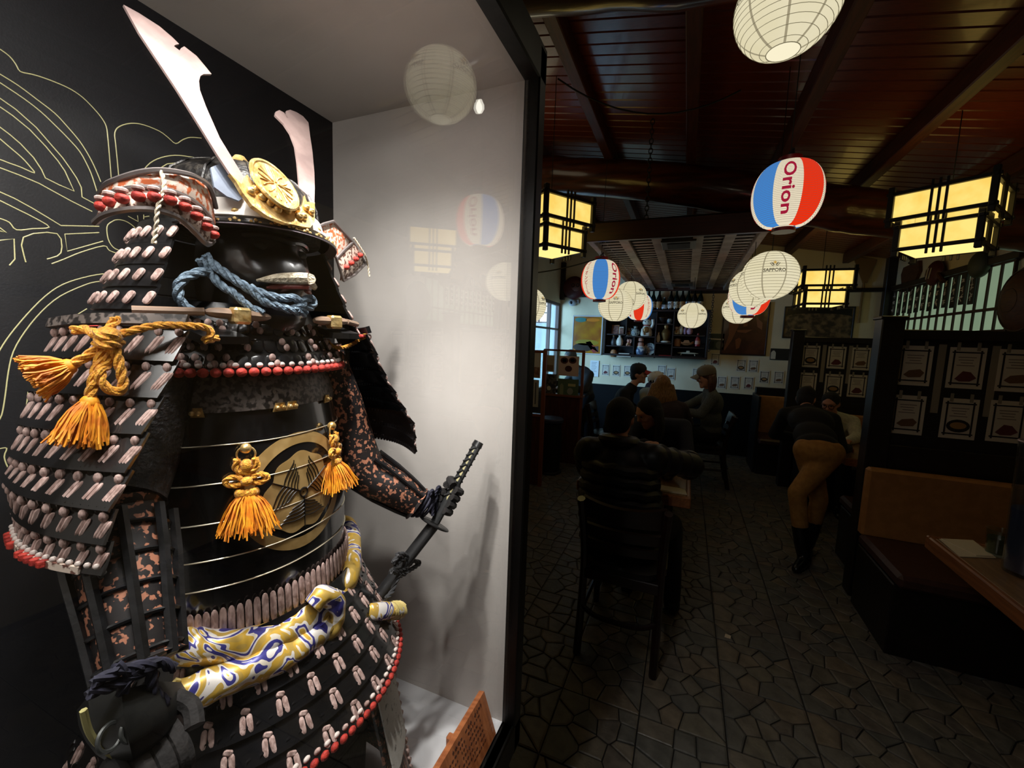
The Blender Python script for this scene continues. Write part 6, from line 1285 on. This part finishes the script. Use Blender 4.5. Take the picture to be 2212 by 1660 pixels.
    if puff:                                                       # quilted rolls round the body and sleeves, raised collar
        for i in range(8):
            q = g('hip').lerp(g('chest'), -.08+.165*i); b = B(); n = 36; rx, ry = (.186+.012*math.sin(i*.5), .142); b.tube([q+Mt @ V((math.cos(2*PI*j/n)*rx*k_, math.sin(2*PI*j/n)*ry*k_, .004*math.sin(j*1.7+i))) for j in range(n+1)], [.036+.004*math.sin(j*2.1+i) for j in range(n+1)], 10); obj('quilted_roll', b, top, cl_)
        b = B(); b.ring(g('neck')+V((0, 0, .01)), .085, .034, 28, 10, Mt); obj('collar', b, top, cl_)
        for s in ('L', 'R'):
            for a_, c_ in (('sh', 'el'), ('el', 'ha')):
                for i in range(3):
                    p, q = g(a_+s), g(c_+s); d = (q-p).normalized(); e1 = d.orthogonal().normalized(); b = B(); b.ring(p.lerp(q, .15+.3*i), .062-.006*i, .026, 24, 8, Matrix((e1, d.cross(e1), d)).transposed()); obj('quilted_roll', b, top, cl_)
    b = B(); b.ball(g('hip')-spine*.02, (.165*k_, .122*k_, .12*k_), 16, 12, Mt)
    for s in ('L', 'R'): hp = g('hip')+tl*((1 if s == 'L' else -1)*.088*k_); limb(b, [hp, hp.lerp(g('kn'+s), .5), g('kn'+s)], [.100*k_, .090*k_, .070*k_]); limb(b, [g('kn'+s), g('kn'+s).lerp(g('ft'+s), .4), g('kn'+s).lerp(g('ft'+s), cuff)], [.070*k_, .064*k_, .056*k_])
    fuse('trousers', b, legs, t, vox, 5)
    for s in ('L', 'R'):
        p = g('ft'+s); fd = V(J.get('toe'+s, tf)).normalized(); b = B(); limb(b, [p.lerp(g('kn'+s), boot/max(.2, g('kn'+s).z)), p.lerp(g('kn'+s), .5*boot/max(.2, g('kn'+s).z)), p+V((0, 0, .05)), p+fd*.06+V((0, 0, .036)), p+fd*.17+V((0, 0, .028))], [.058, .052, .048, .044, .032]); b.v = [(x, y, max(z, .006)) for x, y, z in b.v]; fuse('shoe', b, shoes or blk, t, .012, 3)
    # hair
    b = B(); b.ball(h+u*.030-f*.014, (.083*k_, .096*k_, .092*k_), 18, 12, Mh); b.ball(h-f*.036*k_-u*.02, (.076*k_, .068*k_, .085*k_), 16, 12, Mh)
    if hairfn: hairfn(b, h, f, l, u)
    fuse('hair', b, hair, t, .010, 2)
    if eyes:
        for s in (-1, 1): obj('eye', B().ball(h+l*(s*.030*k_)+f*.085*k_+u*.012, (.011, .006, .006), 8, 6, Mh), dark_eye, t)
    if glasses:
        for s in (-1, 1): obj('glasses', B().ring(h+l*(s*.033*k_)+f*.100*k_+u*.010, .023, .0028, 18, 5, Matrix((l, u, f)).transposed()), blk, t); obj('glasses', B().tube([h+l*(s*.055*k_)+f*.097*k_+u*.012, h+l*(s*.078*k_)+f*.01+u*.012], .0028, 5), blk, t)
    if hat:
        m1, m2, logo = hat; b = B(); b.lathe([(.094, .0), (.097, .02), (.094, .055), (.075, .088), (.04, .105), (0, .11)], 24, h+u*.036-f*.008, 1, 1.08, Mh); ct = obj('cap', b, m1, t); obj('cap_button', B().ball(h+u*.147-f*.008, .007, 8, 6), m1, ct)
        rows = [[h+u*(.056-.022*q-.03*abs(a_)**2)+f*(.088+q*.082*math.cos(a_*1.1))+l*(math.sin(a_*1.15)*(.088+.004*q)) for a_ in [i*.2 for i in range(-5, 6)]] for q in (0, .5, 1)]; obj('brim', B().grid(rows, .008), m2, ct)
        if logo:
            for s in (-1, 1): b = B(); p = h+u*.082+f*.094; b.prism([p+l*(s*.004)-u*.016, p+l*(s*.012)+u*.016, p+l*(s*.034)-u*.004, p+l*(s*.034)-u*.016], f*.006); obj('cap_logo', b, logo, ct, False)
    return t
def long_hair(n, length, spread, side=1.0):
    def fn(b, h, f, l, u):
        r = random.Random(n)
        for i in range(n):
            a = (i/(n-1)-.5)*2*1.25; p = h-f*(.05*math.cos(a)+.015)+l*(math.sin(a)*.082)+u*.02; q = h-f*(.07*math.cos(a)+spread*.3)+l*(math.sin(a)*(.09+spread*.4)); z = V((0, 0, -1))
            b.tube([p, q+z*length*.35, q+z*length*.7+l*.01*r.uniform(-1, 1), q+z*length*r.uniform(.9, 1.05)], [.032, .034, .030, .012], 8)
    return fn
blackj = mat('black puffer nylon', (20, 20, 22), .45, c2=(15, 15, 17), scale=18, bump=.2); jeans = mat('dark trousers', (20, 20, 24), .8); blackc = mat('black cotton', (14, 14, 15), .85); navy = mat('navy knit', (30, 34, 52), .85, c2=(22, 26, 42), scale=200, bump=.3); maroon = mat('dark grey maroon knit', (58, 46, 50), .85, c2=(46, 36, 40), scale=180, bump=.3)
greyk = mat('grey marled sweater', (96, 100, 96), .9, c2=(76, 80, 78), scale=120, bump=.3); khaki = mat('mustard tan trousers', (176, 128, 62), .8, c2=(160, 112, 52), scale=26, bump=.3); whites = mat('pale shirt', (206, 202, 176), .8, c2=(190, 186, 160), scale=40); charc = mat('charcoal shirt', (58, 62, 64), .85); creamj = mat('cream fleece', (170, 158, 130), .9)
hb = mat('black hair', (14, 12, 12), .75, c2=(24, 20, 18), scale=70, stretch=(3, 3, .5), bump=.6); hbl = mat('blonde hair', (150, 112, 62), .5, c2=(108, 76, 40), scale=40, stretch=(4, 4, .4)); hbr = mat('auburn hair', (92, 52, 34), .5, c2=(70, 38, 24), scale=40, stretch=(4, 4, .4)); hgr = mat('grey hair', (110, 110, 112), .6, c2=(80, 80, 84), scale=60)
seatJ = lambda hip, kn, ft, **k: dict(hip=hip, knL=kn[0], knR=kn[1], ftL=ft[0], ftR=ft[1], **k)
person('man in a black quilted puffer jacket seated with his back to the case', seatJ((-.27, 2.27, .56), ((-.42, 2.72, .52), (-.01, 2.66, .52)), ((-.40, 2.74, 0), (.03, 2.58, 0)), chest=(-.295, 2.33, .90), neck=(-.315, 2.38, 1.06), head=(-.325, 2.45, 1.19), face=(.22, .95, -.22), fwd=(.1, 1, 0), shL=(-.475, 2.34, 1.0), shR=(-.125, 2.35, 1.0), elL=(-.52, 2.54, .84), haL=(-.38, 2.78, .80), elR=(.075, 2.58, .93), haR=(-.03, 2.85, .86)), blackj, jeans, hb, puff=True)
person('dark haired woman in navy leaning over the small table', seatJ((-.22, 3.70, .56), ((-.33, 3.32, .54), (-.10, 3.32, .54)), ((-.32, 3.38, 0), (-.10, 3.38, 0)), chest=(-.13, 3.52, .88), neck=(-.17, 3.38, 1.03), head=(-.225, 3.27, 1.11), face=(-.72, -.45, -.50), fwd=(-.1, -1, 0), shL=(.02, 3.50, .98), shR=(-.31, 3.46, .98), elL=(.06, 3.26, .82), haL=(-.10, 3.08, .80), elR=(-.36, 3.22, .82), haR=(-.22, 3.02, .92)), navy, jeans, hb, skin2, long_hair(9, .26, .05))
person('long haired blonde diner in a dark knit seen from behind', seatJ((-.21, 4.36, .56), ((-.32, 4.76, .54), (-.09, 4.76, .54)), ((-.32, 4.70, 0), (-.08, 4.70, 0)), chest=(-.15, 4.36, .92), neck=(-.18, 4.38, 1.08), head=(-.20, 4.42, 1.20), face=(-.15, 1, -.2), fwd=(.05, 1, 0), shL=(-.30, 4.38, 1.0), shR=(-.0, 4.38, 1.0), elL=(-.36, 4.58, .84), haL=(-.25, 4.78, .80), elR=(.07, 4.52, .83), haR=(.01, 4.82, .80)), maroon, jeans, hbl, skin2, long_hair(11, .34, .08))
person('man in a white cap bending over the far table', seatJ((-.35, 5.98, .56), ((-.46, 5.62, .54), (-.24, 5.62, .54)), ((-.46, 5.66, 0), (-.24, 5.66, 0)), chest=(-.34, 5.72, .90), neck=(-.335, 5.55, 1.06), head=(-.315, 5.42, 1.145), face=(-.30, -.80, -.42), fwd=(0, -1, 0), shL=(-.17, 5.66, .98), shR=(-.47, 5.70, .98), elL=(-.12, 5.42, .82), haL=(-.22, 5.20, .80), elR=(-.44, 5.46, .84), haR=(-.34, 5.20, .80)), creamj, jeans, hbr, skin2, hat=(mat('white cap', (206, 202, 190), .7), mat('plum cap brim', (46, 38, 66), .7), blk))
person('man in a black cap with a red brim seen in profile', seatJ((-.80, 5.36, .56), ((-.46, 5.25, .54), (-.50, 5.47, .54)), ((-.52, 5.26, 0), (-.54, 5.48, 0)), chest=(-.70, 5.48, .92), neck=(-.62, 5.52, 1.09), head=(-.545, 5.55, 1.232), face=(1, -.12, -.02), fwd=(1, 0, 0), shL=(-.68, 5.66, .99), shR=(-.68, 5.32, .99), elL=(-.66, 5.74, .82), haL=(-.58, 5.60, .80), elR=(-.62, 5.24, .84), haR=(-.45, 5.14, .80)), blackc, jeans, hb, skin2, hat=(mat('black cap', (18, 18, 18), .7), mat('red cap brim', (150, 36, 30), .7), None))
person('diner in a grey sweater and pale cap reaching over the far table', seatJ((.33, 5.40, .60), ((.0, 5.30, .56), (.0, 5.52, .56)), ((.04, 5.30, 0), (.04, 5.52, 0)), chest=(.32, 5.30, .96), neck=(.28, 5.26, 1.14), head=(.235, 5.22, 1.265), face=(-1, -.15, -.28), fwd=(-1, 0, 0), shL=(.31, 5.13, 1.05), shR=(.29, 5.42, 1.05), elL=(.20, 5.06, .86), haL=(.03, 5.12, .87), elR=(.10, 5.44, .92), haR=(-.02, 5.30, .88)), greyk, blackc, hbr, skin2, long_hair(6, .17, .03), hat=(mat('grey beige cap', (116, 108, 90), .8), mat('grey beige brim', (126, 118, 98), .8), None))
person('grey haired man in a charcoal shirt behind the counter screen', seatJ((-1.34, 5.98, .84), ((-1.42, 5.95, .45), (-1.26, 5.98, .45)), ((-1.42, 6.0, 0), (-1.26, 6.02, 0)), chest=(-1.36, 5.93, 1.12), neck=(-1.45, 5.88, 1.27), head=(-1.53, 5.86, 1.385), face=(-.5, -.75, -.42), fwd=(-.5, -.9, 0), shL=(-1.24, 5.84, 1.16), shR=(-1.50, 6.0, 1.16), elL=(-1.26, 5.68, .96), haL=(-1.42, 5.56, .98), elR=(-1.62, 5.82, .96), haR=(-1.60, 5.60, .98)), charc, jeans, hgr)
person('person in mustard trousers and black jacket leaning into the booth', seatJ((.975, 3.74, .86), ((1.03, 3.80, .47), (.835, 3.60, .56)), ((1.02, 3.92, 0), (.935, 3.62, 0)), chest=(.985, 4.08, 1.03), neck=(1.0, 4.27, 1.13), head=(1.01, 4.40, 1.185), face=(.35, .8, -.5), fwd=(.1, 1, 0), shL=(.83, 4.19, 1.06), shR=(1.15, 4.15, 1.05), elL=(.78, 4.30, .86), haL=(1.12, 4.42, .80), elR=(1.20, 4.05, .84), haR=(1.32, 4.30, .80), toeL=(-.4, -1, 0), toeR=(-.5, -.9, 0)), blackc, khaki, hb, eyes=False, cuff=.60, boot=.30, child=.90)
person('young diner in a pale shirt and glasses looking down at the booth table', seatJ((1.42, 5.26, .56), ((1.34, 4.92, .54), (1.50, 4.92, .54)), ((1.34, 4.98, 0), (1.50, 4.98, 0)), chest=(1.43, 5.16, .84), neck=(1.40, 5.08, 1.00), head=(1.355, 5.00, 1.10), face=(-.45, -.80, -.40), fwd=(-.15, -1, 0), shL=(1.58, 5.10, .92), shR=(1.28, 5.12, .92), elL=(1.57, 4.92, .79), haL=(1.46, 4.74, .79), elR=(1.27, 4.92, .79), haR=(1.36, 4.74, .79)), whites, jeans, hb, child=.92, glasses=True)
